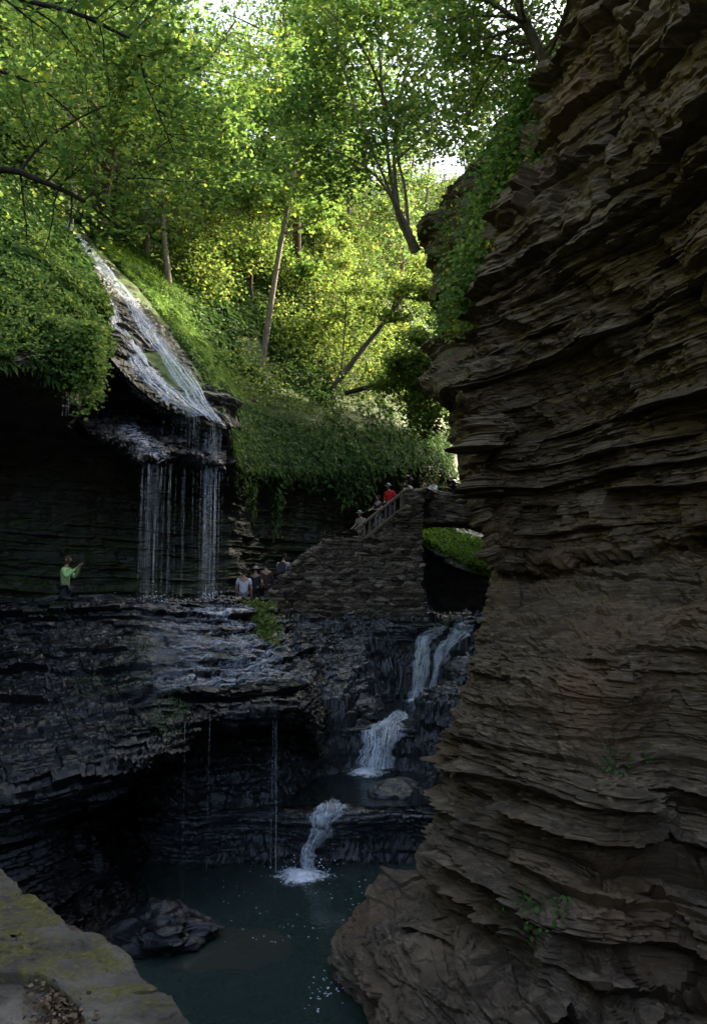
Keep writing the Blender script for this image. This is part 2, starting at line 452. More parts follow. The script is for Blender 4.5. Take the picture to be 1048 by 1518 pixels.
HILL = ph + nh * (0.5 * fbm(x * .25, y * .25, z * .25, 4, 5) + .10 * fbm(x * 1.5, y * 1.5, z * 1.5, 4, 6))[..., None] * np.linspace(0.2, 1, 420)[:, None, None]
HILL = .35 * bedded(HILL, -.6, 77, big=.0, und=.03) + .65 * HILL
# column coordinate of every slope vertex (same parametrisation as surf())
_ch = np.linalg.norm(np.diff(hs, axis=1), axis=-1).mean(0) + 1e-6
_r = np.linalg.norm(np.diff(resample(hs, 420, 0), axis=1), axis=-1).mean(0) + 1e-6
_s = np.concatenate([[0], np.cumsum(_r)])
HCOL = np.interp(np.linspace(0, _s[-1], 900), _s, np.arange(len(HS)))
_r = np.linalg.norm(np.diff(hs, axis=0), axis=-1).mean(1) + 1e-6
_s2 = np.concatenate([[0], np.cumsum(_r)])
HROW = np.interp(np.linspace(0, _s2[-1], 420), _s2, np.arange(6))
grid_obj('hillside', HILL, M['rock_slope'], kind='structure')

# wet chute: bare bedded rock laid over the slope, with the water on it
CH = [[(150,512,22.3),(190,560,22.7),(240,600,23.2),(290,622,23.8),(334,634,24.3)],
      [(152,470,23.3),(185,510,23.7),(222,540,24.2),(265,565,24.7),(302,576,25.1)],
      [(150,440,24.1),(170,460,24.5),(196,483,24.6),(230,500,25.1),(262,510,25.7)],
      [(118,388,25.5),(132,402,25.7),(148,412,26.0),(172,424,26.5),(192,430,27.0)],
      [(84,332,27.6),(96,342,28.0),(106,350,28.3),(120,355,28.8),(130,358,29.3)],
      [(60,290,29.0),(66,293,29.4),(72,296,29.8),(80,298,30.2),(88,300,30.8)],
      [(40,240,31.0),(46,244,31.4),(50,248,31.8),(56,250,32.2),(62,252,32.8)]]
ch = np.array([row(*r) for r in CH])
ch[..., 2] += .10
chf = np.concatenate([ch[:1] + np.array([0.1, 1.5, -.55]), ch[:1] + np.array([0.02, .25, -.42]), ch[:1] + np.array([0, .02, -.16]), ch], 0)
pc = surf(chf, 360, 130)
CH_FULL = bedded(pc, .34, 91, coarse=(.10, .45), fine=(.025, .09), big=.10, A=(.20, .16, .14), block=.7, flat=.25)
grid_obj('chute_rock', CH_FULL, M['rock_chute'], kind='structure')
_r = np.linalg.norm(np.diff(chf, axis=0), axis=-1).mean(1); CH0 = int(360 * _r[:3].sum() / _r.sum()) + 1
CHUTE = CH_FULL[CH0:]

# ledge under the chute from which the curtain falls
LD = [[(100,616,24.0),(160,612,24.6),(215,612,25.0),(270,622,25.4),(345,640,26.0)],
      [(112,626,22.9),(165,628,23.3),(215,640,23.5),(262,640,24.2),(338,662,24.9)],
      [(128,636,22.0),(170,650,21.9),(214,676,21.8),(262,660,23.2),(334,684,24.2)],
      [(130,646,22.0),(172,662,21.9),(216,692,21.8),(262,676,23.2),(336,702,24.2)],
      [(134,652,22.6),(176,668,22.6),(220,700,22.5),(264,690,23.8),(338,716,24.8)],
      [(140,660,24.8),(180,670,25.2),(222,700,25.6),(264,700,26.2),(338,720,27)]]
LEDGE2 = bedded(surf(np.array([row(*r) for r in LD]), 150, 260), .5, 93, coarse=(.08, .3), fine=(.02, .06), big=.12, A=(.22, .12, .12), block=.6, flat=.2)
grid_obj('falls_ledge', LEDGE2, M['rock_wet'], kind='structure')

# ---- left shelf: path ledge, wet steps, lip, undercut, down to the pool
LSA = [(-330,900,18.6),(-150,893,19.3),(0,890,20.0),(100,888,20.6),(200,888,21.3),(300,888,22.4),(350,889,23.4),(400,905,25.2),(440,930,26.4),(470,960,26.6)]
LSB = [(-330,965,17.6),(-150,955,18.3),(0,948,18.8),(100,942,19.3),(200,937,19.9),(300,945,20.6),(360,950,21.5),(410,960,23.0),(445,968,24.4),(478,985,24.9)]
LSC = [(-330,1060,15.8),(-150,1045,16.2),(0,1032,16.7),(100,1020,17.0),(200,1003,17.5),(300,995,18.5),(370,995,19.3),(425,1000,20.2),(455,1005,21.4),(480,1030,22.6)]
LSD = [(-330,1215,12.2),(-150,1195,12.7),(0,1172,13.2),(100,1150,13.7),(190,1118,14.4),(272,1062,15.9),(322,1040,17.0),(425,1032,17.9),(455,1037,18.6),(476,1078,20.4)]
A_, B_, C_, D_ = (row(*r) for r in (LSA, LSB, LSC, LSD))
back = [off(a, -3.4, 2.8, -.85) for a in A_]
path = [off(a, -.45, .4, -.85) for a in A_]
pin = [off(a, -.40, .35, 0.0) for a in A_]
E_ = [off(d, 0, 0.05, -.55) for d in D_]
Fx = [.3, .3, .2, -.1, -.8, -1.4, -1.0, -.5, -.3, -.2]
Fy = [-.2, -.1, .1, .5, 1.3, 2.0, 2.4, 2.2, 1.6, .8]
G_ = [off(d, fx, fy, -.95) for d, fx, fy in zip(D_, Fx, Fy)]
H_ = [np.array([d[0] + fx * 1.15, d[1] + fy * 1.15, d[2] * .35]) for d, fx, fy in zip(D_, Fx, Fy)]
Kx = [2.2, 2.0, 1.8, 1.2, .6, 0, 0, 0, 0, 0]
H_ = [h_ + np.array([k_ * .35, -k_ * .1, 0]) for h_, k_ in zip(H_, Kx)]
I_ = [np.array([d[0] + fx * .55, d[1] + fy * .55, -1.2]) for d, fx, fy in zip(D_, Fx, Fy)]
I_ = [i_ + np.array([k_, -k_ * .2, .9 if k_ else 0]) for i_, k_ in zip(I_, Kx)]
J_ = [i_ + np.array([.25, -.05, -1.2]) for i_ in I_]
lsc = np.array([back, path, pin, A_, B_, C_, D_, E_, G_, H_, I_, J_])
q = lsc[:, -1:].copy(); q[:, :, 0] += .25; q[:, :, 1] += 3.0; q[:6, :, 2] -= .3
lsc = np.concatenate([lsc, q], 1)
psf = surf(lsc, 560, 620)
SHELF = bedded(psf, .55, 123, coarse=(.10, .5), fine=(.02, .09), big=.10, A=(.34, .15, .10), block=.9, flat=.45, und=.05)
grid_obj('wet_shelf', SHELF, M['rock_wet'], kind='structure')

# ---- streambed: pools and steps between the banks -----------------
ys = np.linspace(12.0, 60, 860) ; ys = np.concatenate([np.linspace(12, 34, 760), np.linspace(34.1, 75, 120)])
xs = np.linspace(-6.5, 9.5, 460)
X, Y = np.meshgrid(xs, ys)
cx = np.interp(Y, [12, 17.8, 19, 21, 22.5, 24.5, 27, 28.5, 31, 34, 45, 75], [-.8, -1.0, .0, .45, .75, 1.55, 2.1, 2.75, 4.2, 5.2, 8, 14])
hw = np.interp(Y, [12, 17.5, 17.9, 18.6, 20.5, 21.9, 22.4, 24, 26.6, 27.4, 29, 31, 34, 75], [9, 9, 9, 1.15, 1.25, .85, .55, .95, .65, .75, .7, 1.0, 2.2, 3])
WN = .18 * fbm(X * .9, Y * .9, 0 * X, 4, 201)
Yw = Y + WN + .22 * np.abs(X - cx) * np.where(Y < 20, -.25, .15)
zb = np.interp(Yw, [12, 17.75, 17.95, 18.2, 18.4, 18.7, 21.7, 21.95, 22.15, 22.9, 23.8, 27.6, 27.75, 28.2, 31, 36, 75],
               [-1.2, -1.0, -.25, .25, .95, 1.0, .9, 1.15, 2.05, 2.12, 2.2, 2.1, 3.3, 4.55, 4.72, 5.0, 7])
dist = np.maximum(np.abs(X - cx + WN) - hw, 0)
side = np.where(X < cx, 1.0, 0.0)
capL = np.interp(Y, [12, 18.2, 18.5, 20, 22, 24.5, 27, 30, 34, 75], [-1, 1.0, 1.25, 2.0, 3.0, 3.6, 4.2, 4.8, 6.2, 12])
capR = np.interp(Y, [12, 18.2, 18.6, 20, 22, 24, 27, 28, 31, 34, 75], [-1, 1.1, 1.6, 2.2, 3.0, 3.6, 4.4, 4.9, 5.6, 8, 14])
steep = np.where(side > .5, np.interp(Y, [12, 19, 22, 27, 34], [1.5, 1.0, 2.6, 2.0, 2.2]), np.interp(Y, [12, 19, 22, 27, 34], [2.0, 1.0, 1.6, 1.5, 2.2]))
Zh = zb + np.minimum(dist * steep, np.maximum(np.where(side > .5, capL, capR) - zb, 0)) + np.clip(dist - 1.2, 0, 9) * .22
zz = Zh + .10 * fbm(X * .8, Y * .8, 0 * X, 3, 205)
e1, r1 = beds(207, .10, .42); i1 = np.clip(np.searchsorted(e1, zz), 1, len(e1) - 1)
f = (zz - e1[i1 - 1]) / (e1[i1] - e1[i1 - 1])
ter = e1[i1 - 1] + (e1[i1] - e1[i1 - 1]) * np.clip((f - .62) / .38, 0, 1)
bl = cell(X * .9 + i1 * .3 + .3 * vnoise(X * 2, Y * 2, 0 * X, 3), Y * .8 + i1 * .7, i1, 208)
mk = np.clip(dist * 3, 0, 1)
Zh = np.where(mk > 0, Zh * (1 - mk) + mk * (ter + .10 * (bl - .5)), Zh)
Zh = Zh + .05 * fbm(X * 2.5, Y * 2.5, 0 * X, 4, 209) + .015 * vnoise(X * 14, Y * 14, 0 * X, 210)
BED = bedded(np.stack([X, Y, Zh], -1), .42, 231, coarse=(.10, .36), fine=(.05, .12), big=.1, A=(.32, .14, .12), block=.7, flat=.6, und=.03)
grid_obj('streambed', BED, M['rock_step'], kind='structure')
def bed_z(x, y):
    i = int(np.clip(np.searchsorted(ys, y), 0, len(ys) - 1)); j = int(np.clip(np.searchsorted(xs, x), 0, len(xs) - 1))
    return float(Zh[i, j])

# tilted slabs stepping down from the wall foot to the upper pool
SB = [[(380,900,27.4),(440,925,28.0),(520,944,28.9),(585,950,29.6),(620,950,30.2)],
      [(398,930,26.0),(462,946,26.7),(530,962,27.7),(580,966,28.8),(614,962,29.6)],
      [(420,965,24.8),(482,982,25.4),(545,998,26.3),(572,990,28.3),(612,975,29.2)],
      [(446,1005,23.6),(505,1020,24.1),(556,1034,24.9),(570,1036,27.4),(612,1030,28.4)],
      [(468,1042,22.7),(516,1050,23.2),(564,1049,24.3),(574,1047,26.6),(612,1048,27.6)],
      [(474,1062,22.6),(516,1064,23.1),(562,1058,24.2),(576,1056,26.4),(612,1056,27.4)],
      [(480,1110,23.0),(514,1104,23.3),(556,1075,24.5),(578,1070,26.4),(612,1070,27.4)],
      [(484,1165,23.2),(514,1160,23.6),(552,1120,24.8),(578,1110,26.4),(612,1110,27.4)]]
SLAB = bedded(surf(np.array([row(*r) for r in SB]), 330, 330), -.55, 261, coarse=(.08, .34), fine=(.02, .08), big=.14, A=(.30, .14, .14), block=.8, flat=.1, und=.03)
grid_obj('slab_bank', SLAB, M['rock_bed'], kind='structure')

# shelf rock at the water's edge, bottom right
TG = [[(560,1300,14.6),(640,1310,14.0),(760,1330,12.4),(880,1350,10.5)],
      [(520,1375,13.6),(610,1338,12.9),(740,1370,11.4),(880,1420,9.5)],
      [(500,1402,13.0),(580,1370,12.0),(700,1400,10.6),(860,1470,8.9)],
      [(503,1440,12.6),(570,1430,11.0),(680,1465,9.7),(830,1530,8.2)],
      [(512,1500,12.0),(575,1505,10.3),(680,1550,8.9),(820,1620,7.6)],
      [(520,1580,11.2),(590,1600,9.6),(690,1650,8.2),(820,1740,7.0)]]
tg = np.array([row(*r) for r in TG])
edge = tg[:, :1].copy(); edge[..., 2] = -1; edge[..., 0] -= .1
low = tg[-1:].copy(); low[..., 2] = -1
tg = np.concatenate([tg, low], 0)
edge = np.concatenate([edge, edge[-1:]], 0)
tg = np.concatenate([edge, tg], 1)
TONGUE = bedded(surf(tg, 300, 340), .7, 141, coarse=(.1, .45), big=.22, A=(.3, .14, .14), block=.7, flat=.3)
grid_obj('shore_rock', TONGUE, M['rock_right'], kind='structure')

# near bank below the path, gorge floor and path
nb = [[np.array([a, b, 4.3]), np.array([a * 1.02, b + .25, 2.5]), np.array([a * 1.02, b + .3, -1.2])] for a, b in
      [(-8.5, 9.5), (-5.6, 7.6), (-3.4, 5.8), (-1.9, 4.2), (-.6, 2.9), (.6, 1.9), (2.2, .8), (4.5, -.2), (8, -1.0)]]
nbp = surf(np.array(nb).transpose(1, 0, 2), 150, 400)
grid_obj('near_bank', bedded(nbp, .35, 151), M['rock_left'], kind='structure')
fl = np.array([[[-75, -50, -1.6], [85, -50, -1.6]], [[-75, 130, -1.6], [85, 130, -1.6]]], float)
grid_obj('ground', fl, M['rock_slope'], kind='structure')
# ================================================================== VEGETATION
def leaf_mat(name, c_dark, c_mid, c_light, trans=.5, rough=.62, spec=.14, yellow=None):
    t = NT(name)
    ri = t.n('ShaderNodeNewGeometry').outputs['Random Per Island']
    big = t.noise(t.pos(), .55, 3)
    f = t.math('ADD', t.math('MULTIPLY', ri, .6), t.math('MULTIPLY', big, .5))
    c = t.ramp(f, [(.25, c_dark), (.52, c_mid), (.82, c_light)])
    if yellow: c = t.mix(t.ramp(ri, [(.90, 0), (.93, 1)]), c, yellow)
    b = t.pbr(c, rough, None, spec)
    tc = t.mix(1.0, c, (.96, 1.0, .85), 'MULTIPLY')
    tr = t.n('ShaderNodeBsdfTranslucent', ins={'Color': t.mix(.0, tc, (1, 1, 1))}).outputs[0]
    mx = t.n('ShaderNodeMixShader', ins={0: trans, 1: b, 2: tr}).outputs[0]
    return t.done(mx)

M['leaf'] = leaf_mat('maple_leaf', (.07, .13, .03), (.125, .21, .045), (.20, .29, .065), trans=.55, yellow=(.34, .38, .05))
M['leaf_far'] = leaf_mat('forest_leaf', (.07, .125, .035), (.125, .195, .05), (.20, .27, .075), trans=.55, yellow=(.45, .42, .06))
M['leaf_yellow'] = leaf_mat('sunny_leaf', (.09, .145, .03), (.15, .215, .045), (.225, .28, .065), trans=.55, yellow=(.34, .32, .07))
M['fern'] = leaf_mat('fern', (.03, .065, .018), (.055, .105, .025), (.09, .155, .035), trans=.35)
M['moss'] = leaf_mat('bank_moss', (.07, .14, .014), (.13, .23, .022), (.20, .32, .035), trans=.35)
M['dark_leaf'] = leaf_mat('hemlock', (.02, .05, .012), (.035, .08, .02), (.06, .11, .03), trans=.3)

def bark_mat(name, a, b):
    t = NT(name)
    p = t.pos((6, 6, 1.2))
    n = t.noise(p, 2.5, 6, .65)
    c = t.ramp(n, [(.3, a), (.7, b)])
    return t.done(t.pbr(c, .9, t.bump(t.noise(t.pos((9, 9, 1.5)), 4, 5, .7), .7, .03), .2))
M['bark'] = bark_mat('bark', (.035, .026, .018), (.13, .10, .075))
M['bark_pale'] = bark_mat('bark_pale', (.10, .078, .055), (.26, .20, .15))
M['twig'] = bark_mat('twig', (.015, .012, .009), (.05, .038, .028))

T_LEAF = np.array([[0, 0, 0], [.30, .22, .05], [.42, .55, .03], [0, 1, -.08], [-.42, .55, .03], [-.30, .22, .05]])
T_MAPLE = np.array([[0, 0, 0], [.28, .12, .04], [.52, .42, .0], [.26, .55, .03], [.0, 1.0, -.08], [-.26, .55, .03], [-.52, .42, 0], [-.28, .12, .04]])
T_BLADE = np.array([[0, 0, 0], [.10, .45, .10], [0, 1, -.12], [-.10, .45, .10]])
T_BLADE2 = np.array([[0, 0, 0], [.13, .4, .12], [.03, 1, -.2], [-.10, .5, .10]])
T_FROND = np.array([[0, 0, 0], [.20, .35, .14], [.12, .75, .08], [0, 1, -.16], [-.12, .75, .08], [-.20, .35, .14]])

def leaf_mesh(name, c, size, tmpl=T_LEAF, axis=None, tilt=.55, up=1.0, r=None, droop=0.0):
    """one small face per leaf; axis = preferred upward direction of each leaf"""
    r = r or rng
    c = np.asarray(c, float); n = len(c); k = len(tmpl)
    nz = np.array([0, 0, 1.0]) * up if axis is None else np.asarray(axis, float)
    nv = nz + r.normal(0, tilt, (n, 3)); nv /= np.linalg.norm(nv, axis=1, keepdims=True) + 1e-9
    d = r.normal(0, 1, (n, 3)); d[:, 2] -= droop
    d -= nv * (d * nv).sum(1, keepdims=True); d /= np.linalg.norm(d, axis=1, keepdims=True) + 1e-9
    s = np.cross(d, nv)
    sz = np.asarray(size) * (.65 + .7 * r.random(n)) if np.ndim(size) == 0 else np.asarray(size)
    sz = sz[:, None, None]
    v = c[:, None, :] + sz * (tmpl[None, :, 0:1] * s[:, None] + tmpl[None, :, 1:2] * d[:, None] + tmpl[None, :, 2:3] * nv[:, None])
    return raw_mesh(name, v.reshape(-1, 3), np.arange(n * k), k)

def tube_mesh(name, segs, sides=6, jit=.0):
    V, Fc = [], []; base = 0
    for pts, rad in segs:
        pts = np.asarray(pts, float); rad = np.asarray(rad, float); n = len(pts)
        t = np.gradient(pts, axis=0); t /= np.linalg.norm(t, axis=1, keepdims=True) + 1e-9
        ref = np.array([0, 0, 1.0]) if abs(t[0][2]) < .85 else np.array([1.0, 0, 0])
        a = np.cross(t, ref); a /= np.linalg.norm(a, axis=1, keepdims=True) + 1e-9
        b = np.cross(t, a)
        an = np.linspace(0, 2 * math.pi, sides, endpoint=False)
        rr = rad[:, None] * (1 + jit * rng.normal(0, 1, (n, sides)))
        v = pts[:, None] + rr[..., None] * (np.cos(an)[None, :, None] * a[:, None] + np.sin(an)[None, :, None] * b[:, None])
        V.append(v.reshape(-1, 3))
        i = np.arange(n - 1)[:, None]; j = np.arange(sides)[None]; j2 = (j + 1) % sides
        q = np.stack([i * sides + j, i * sides + j2, (i + 1) * sides + j2, (i + 1) * sides + j], -1).reshape(-1, 4) + base
        Fc.append(q); base += n * sides
    return raw_mesh(name, np.concatenate(V), np.concatenate(Fc), 4, True)

def unit(v): v = np.asarray(v, float); return v / (np.linalg.norm(v) + 1e-9)

def grow(r, p, d, L, rad, lvl, maxl, segs, tips, wig=.18, grav=.05, nch=(3, 5), spread=(.6, 1.1), short=.58, leaf_from=2, flat=.6):
    n = max(4, int(L / .35)); n = min(n, 14)
    pts = [np.array(p, float)]; d = unit(d)
    for i in range(n):
        d = unit(d + r.normal(0, wig, 3) * (1, 1, flat) + np.array([0, 0, grav]))
        pts.append(pts[-1] + d * L / n)
    rd = np.linspace(rad, rad * .38, n + 1)
    segs.append((pts, rd))
    if lvl >= leaf_from:
        for i in range(1, n + 1): tips.append(pts[i])
    if lvl < maxl:
        for k in range(r.integers(*nch) + (1 if lvl == 0 else 0)):
            f = .3 + .7 * r.random(); i = min(n - 1, int(f * n))
            dd = unit(pts[i + 1] - pts[i])
            ax = r.normal(0, 1, 3); ax -= dd * ax.dot(dd); ax = unit(ax)
            an = r.uniform(*spread)
            nd = dd * math.cos(an) + ax * math.sin(an); nd[2] = nd[2] * .7 + .05
            grow(r, pts[i], nd, L * short * (1.15 - .4 * f) * r.uniform(.8, 1.2), rd[i] * .55, lvl + 1, maxl, segs, tips, wig, grav * .5, nch, spread, short, leaf_from, flat)

def scatter(r, tips, per, sx, sz):
    t = np.repeat(np.asarray(tips), per, 0)
    return t + r.normal(0, 1, t.shape) * np.array([sx, sx, sz])

# ---- prototypes of the forest trees (built once, copied after) ----
def tree_proto(seed, h, lean, dead=False, dens=5, leaf=.19, matl='leaf_far', conifer=False, bark='bark_pale'):
    r = np.random.default_rng(seed); segs, tips = [], []
    n = 14; zs = np.linspace(0, h, n)
    bx = np.cumsum(r.normal(0, .05, n)) + lean[0] * zs; by = np.cumsum(r.normal(0, .05, n)) + lean[1] * zs
    tr = np.stack([bx, by, zs - .4], 1)
    rad = np.interp(zs, [0, .6, h], [.24, .17, .05]) * h / 14
    segs.append((tr, rad))
    for k in range(34 if conifer else 20):
        f = r.uniform(.28, 1.0); i = min(n - 2, int(f * (n - 1)))
        p = tr[i] + (tr[i + 1] - tr[i]) * r.random()
        a = r.uniform(0, 6.283); el = r.uniform(-.25, .15) if conifer else r.uniform(.0, .8)
        d = np.array([math.cos(a) * math.cos(el), math.sin(a) * math.cos(el), math.sin(el)])
        L = (2.6 * (1.15 - f) + .6 if conifer else r.uniform(1.8, 3.6) * (1.25 - .55 * f)) * h / 14
        grow(r, p, d, L, rad[i] * .38, 1, 2, segs, tips, .2, -.02 if conifer else .03, (3, 5), short=.5, leaf_from=1)
    c = scatter(r, tips, dens, .30, .17)
    return tube_mesh('trunk', segs, 5), leaf_mesh('crown', c, leaf, T_LEAF, tilt=.6, r=r), M[bark], M[matl]

PROT = [tree_proto(1, 13, (.05, -.06)), tree_proto(2, 15, (-.04, -.05)), tree_proto(3, 11, (.09, -.1)), tree_proto(4, 14, (.0, -.1), leaf=.21, dens=4),
        tree_proto(5, 16, (.02, -.03), leaf=.17, dens=8, matl='dark_leaf', conifer=True), tree_proto(6, 8, (.10, -.16), leaf=.2, matl='leaf_yellow', bark='bark')]
PMESH = []
def plant_tree(k, loc, sc, rz, label, group, name='forest_tree', cat='tree'):
    tm, cm, bm_, lm_ = PROT[k]
    o = empty(name, loc, label, cat, group); o.scale = (sc,) * 3; o.rotation_euler = (0, 0, rz)
    for nm, me, mt in (('trunk', tm, bm_), ('crown', cm, lm_)):
        c = bpy.data.objects.new(nm, me); COL.objects.link(c); c.parent = o
        if not me.materials: me.materials.append(mt)
    return o

def on_hill(col, rw):
    i = int(np.argmin(np.abs(HROW - rw))); j = int(np.argmin(np.abs(HCOL - col)))
    return HILL[i, j]

r = np.random.default_rng(77)
LAB_F = 'leafy forest tree standing among the trees high on the wooded gorge slope'
LAB_H = 'dark evergreen hemlock among the broadleaf trees high on the slope'
LAB_S = 'small yellow green tree leaning out from the sunlit slope above the bridge'
n = 0
for rw, cols, ks in ((4.35, np.linspace(2.5, 12.6, 10), (0, 1, 3, 4)), (3.75, np.linspace(2.2, 12.4, 11), (0, 1, 2, 3)), (3.1, np.linspace(7.2, 12.5, 9), (2, 0, 3, 5)), (2.4, np.linspace(8.2, 12.2, 7), (5, 5, 2)), (1.7, np.linspace(10.2, 12.4, 4), (5, 5))):
    for c in cols:
        k = int(ks[r.integers(len(ks))])
        p = on_hill(c + r.uniform(-.3, .3), rw + r.uniform(-.2, .2))
        if k == 4: plant_tree(k, p, r.uniform(.8, 1.15), r.uniform(0, 6.28), LAB_H, 'hemlocks high on the slope', 'hemlock_tree')
        elif k == 5: plant_tree(k, p, r.uniform(.55, .85), r.uniform(0, 6.28), LAB_S, 'small trees on the sunlit slope', 'small_tree')
        else: plant_tree(k, p, r.uniform(.75, 1.15), r.uniform(0, 6.28), LAB_F, 'forest trees on the gorge slope')
for c_, r_, sc_ in ((12.7, 3.3, 1.1), (12.95, 2.9, 1.0), (13.2, 3.5, 1.2), (13.5, 3.0, 1.1), (12.8, 2.4, .8)):
    plant_tree(int(r.integers(4)), on_hill(c_, r_), sc_, r.uniform(0, 6.28), LAB_F, 'forest trees on the gorge slope')
# trees added out of frame on the right rim to shade the gorge
for (x_, y_, z_) in [(9, 14, 17.5), (12, 9, 17), (16, 13, 18), (14, 4, 17), (11.5, 15, 17.8)]:
    k = [0, 1, 3, 2][r.integers(4)]
    plant_tree(k, (x_ + r.uniform(-1, 1), y_ + r.uniform(-1, 1), z_ - .5), r.uniform(1.0, 1.35), r.uniform(0, 6.28), 'unseen leafy tree added on the right rim to shade the gorge', 'added shade trees on the right rim', 'rim_shade_tree')

# right rim ground (top of the cliff, running back), unseen, raised to block sun
rim = np.array([[[x_, y_, zz_] for x_, zz_ in ((a0, -1.5), (a0 + .6, 8), (a0 + 1.2, h_ - 3), (a0 + 2.4, h_), (a0 + 9, h_ + 1), (a0 + 30, h_ + 3))]
                for y_, a0, h_ in ((17, 6.5, 18), (22, 7.0, 22.5), (28, 7.2, 25.5), (33, 7.6, 28), (40, 8.2, 24), (50, 9.8, 15), (70, 16, 15))], float)
grid_obj('sun_block_rim', bedded(surf(rim.transpose(1, 0, 2), 220, 200), .6, 83), M['rock_left'], kind='structure')

# ---- cover plants on the slope (nobody could count them) ---------
def hill_points(n, dens):
    nv, nu = HILL.shape[:2]
    area = np.linalg.norm(np.cross(np.gradient(HILL, axis=1), np.gradient(HILL, axis=0)), axis=-1)
    px, py = proj(HILL)
    vis = (px > -120) & (px < 900) & (py > -120) & (py < 800)
    cc, rr = np.meshgrid(HCOL, HROW)
    near = 1 / np.maximum(HILL[..., 1], 12) ** 2
    w_ = area * vis * dens(cc, rr, HILL, px, py) * near
    w_ = w_.ravel() / w_.sum()
    idx = rng.choice(len(w_), n, p=w_)
    i = idx // nu; j = idx % nu
    jit = rng.uniform(-.5, .5, (n, 2))
    i2 = np.clip(i + np.sign(jit[:, 0]).astype(int), 0, nv - 1); j2 = np.clip(j + np.sign(jit[:, 1]).astype(int), 0, nu - 1)
    p = HILL[i, j] + (HILL[i2, j] - HILL[i, j]) * np.abs(jit[:, :1]) + (HILL[i, j2] - HILL[i, j]) * np.abs(jit[:, 1:])
    return p, NH[i, j]
NH = normals(HILL)
if NH[..., 2].mean() < 0: NH = -NH
def patch(p, s, seed): return np.clip(fbm(p[..., 0] * s, p[..., 1] * s, p[..., 2] * s, 3, seed) * 1.2 + .55, 0, 1)
chute_zone = lambda c, r_: (c > 4.8) & (c < 7.15) & (r_ < 4.1)
# ferns and herbs over the slope
slope_w = lambda c, r_, h, px, py: np.where(chute_zone(c, r_), 0, patch(h, .45, 61) ** 1.7 * np.where((c > 7.1) & (c < 8.5) & (r_ < 3), .25, 1.0) * np.where(r_ > 4.3, .3, 1))
p_, n_ = hill_points(11000, slope_w)
p_ = np.repeat(p_ + n_ * rng.uniform(.02, .12, (len(p_), 1)), 9, 0); n_ = np.repeat(n_, 9, 0)
ax_ = n_ * .8 + np.array([.1, -.3, .5])
T_FERN = np.array([[0, 0, 0], [.11, .3, .16], [.10, .65, .16], [0, 1, -.06], [-.10, .65, .16], [-.11, .3, .16]])
fm = leaf_mesh('fern_cover', p_, .42, T_FERN, axis=ax_, tilt=.25, droop=.5)
link('fern_cover', fm, M['fern'], kind='stuff')
p_, n_ = hill_points(70000, slope_w)
link('herb_cover', leaf_mesh('herb_cover', p_ + n_ * rng.uniform(0, .2, (len(p_), 1)), .13, T_LEAF, axis=n_ * .6 + np.array([.2, -.3, .6]), tilt=.5, droop=.5), M['fern'], kind='stuff')
# bright grassy moss band to the right of the chute
p_, n_ = hill_points(120000, lambda c, r_, h, px, py: np.exp(-((c - 7.85 - .25 * (r_ < 1)) / .5) ** 2) * (r_ < 3.4) * (c > 7.15) * (.35 + patch(h, .8, 63)))
p_ = p_ + n_ * rng.uniform(.0, .22, (len(p_), 1))
link('moss_bank', leaf_mesh('moss_bank', p_, .17, T_BLADE, axis=n_ + np.array([.1, -.2, .3]), tilt=.5, droop=1.6), M['moss'], kind='stuff')
# shrubby leaves, sunlit higher up
p_, n_ = hill_points(150000, lambda c, r_, h, px, py: np.where(chute_zone(c, r_), 0, 1) * patch(h, .3, 65) ** 2 * np.clip((r_ - .8) / 1.5, 0, 1) * np.clip((c - 7.5) / 2, .15, 1))
p_ = p_ + n_ * (rng.random((len(p_), 1)) ** 1.5 * 1.6)
link('slope_shrubs', leaf_mesh('slope_shrubs', p_, .13, T_LEAF, axis=np.array([.1, -.15, .9]) + 0 * n_, tilt=.5), M['leaf_yellow'], kind='stuff')
# fringe hanging from the lip of the slope over the dark wall
def fringe(cols, n, drop, seed):
    r_ = np.random.default_rng(seed)
    cc = r_.uniform(cols[0], cols[1], n); j = np.clip(np.searchsorted(HCOL, cc), 0, len(HCOL) - 1)
    i = r_.integers(0, 26, n)
    k_ = np.clip(.75 + 1.5 * vnoise(cc * 9, cc * 0, cc * 0, 71) + .6 * vnoise(cc * 31, cc * 0, cc * 0, 72), .05, 2)
    return HILL[i, j] + np.stack([r_.normal(0, .1, n), -.1 - r_.random(n) * .25, .25 - drop * k_ * r_.random(n) ** 1.6], 1)
p_ = np.concatenate([fringe((8.0, 12.5), 16000, 1.0, 5), fringe((8.0, 9.5), 5000, 1.6, 6)])
link('hanging_ferns', leaf_mesh('hanging_ferns', p_, .28, T_BLADE2, axis=np.array([0, -.8, .5]) + 0 * p_, tilt=.5, droop=1.6), M['fern'], kind='stuff')

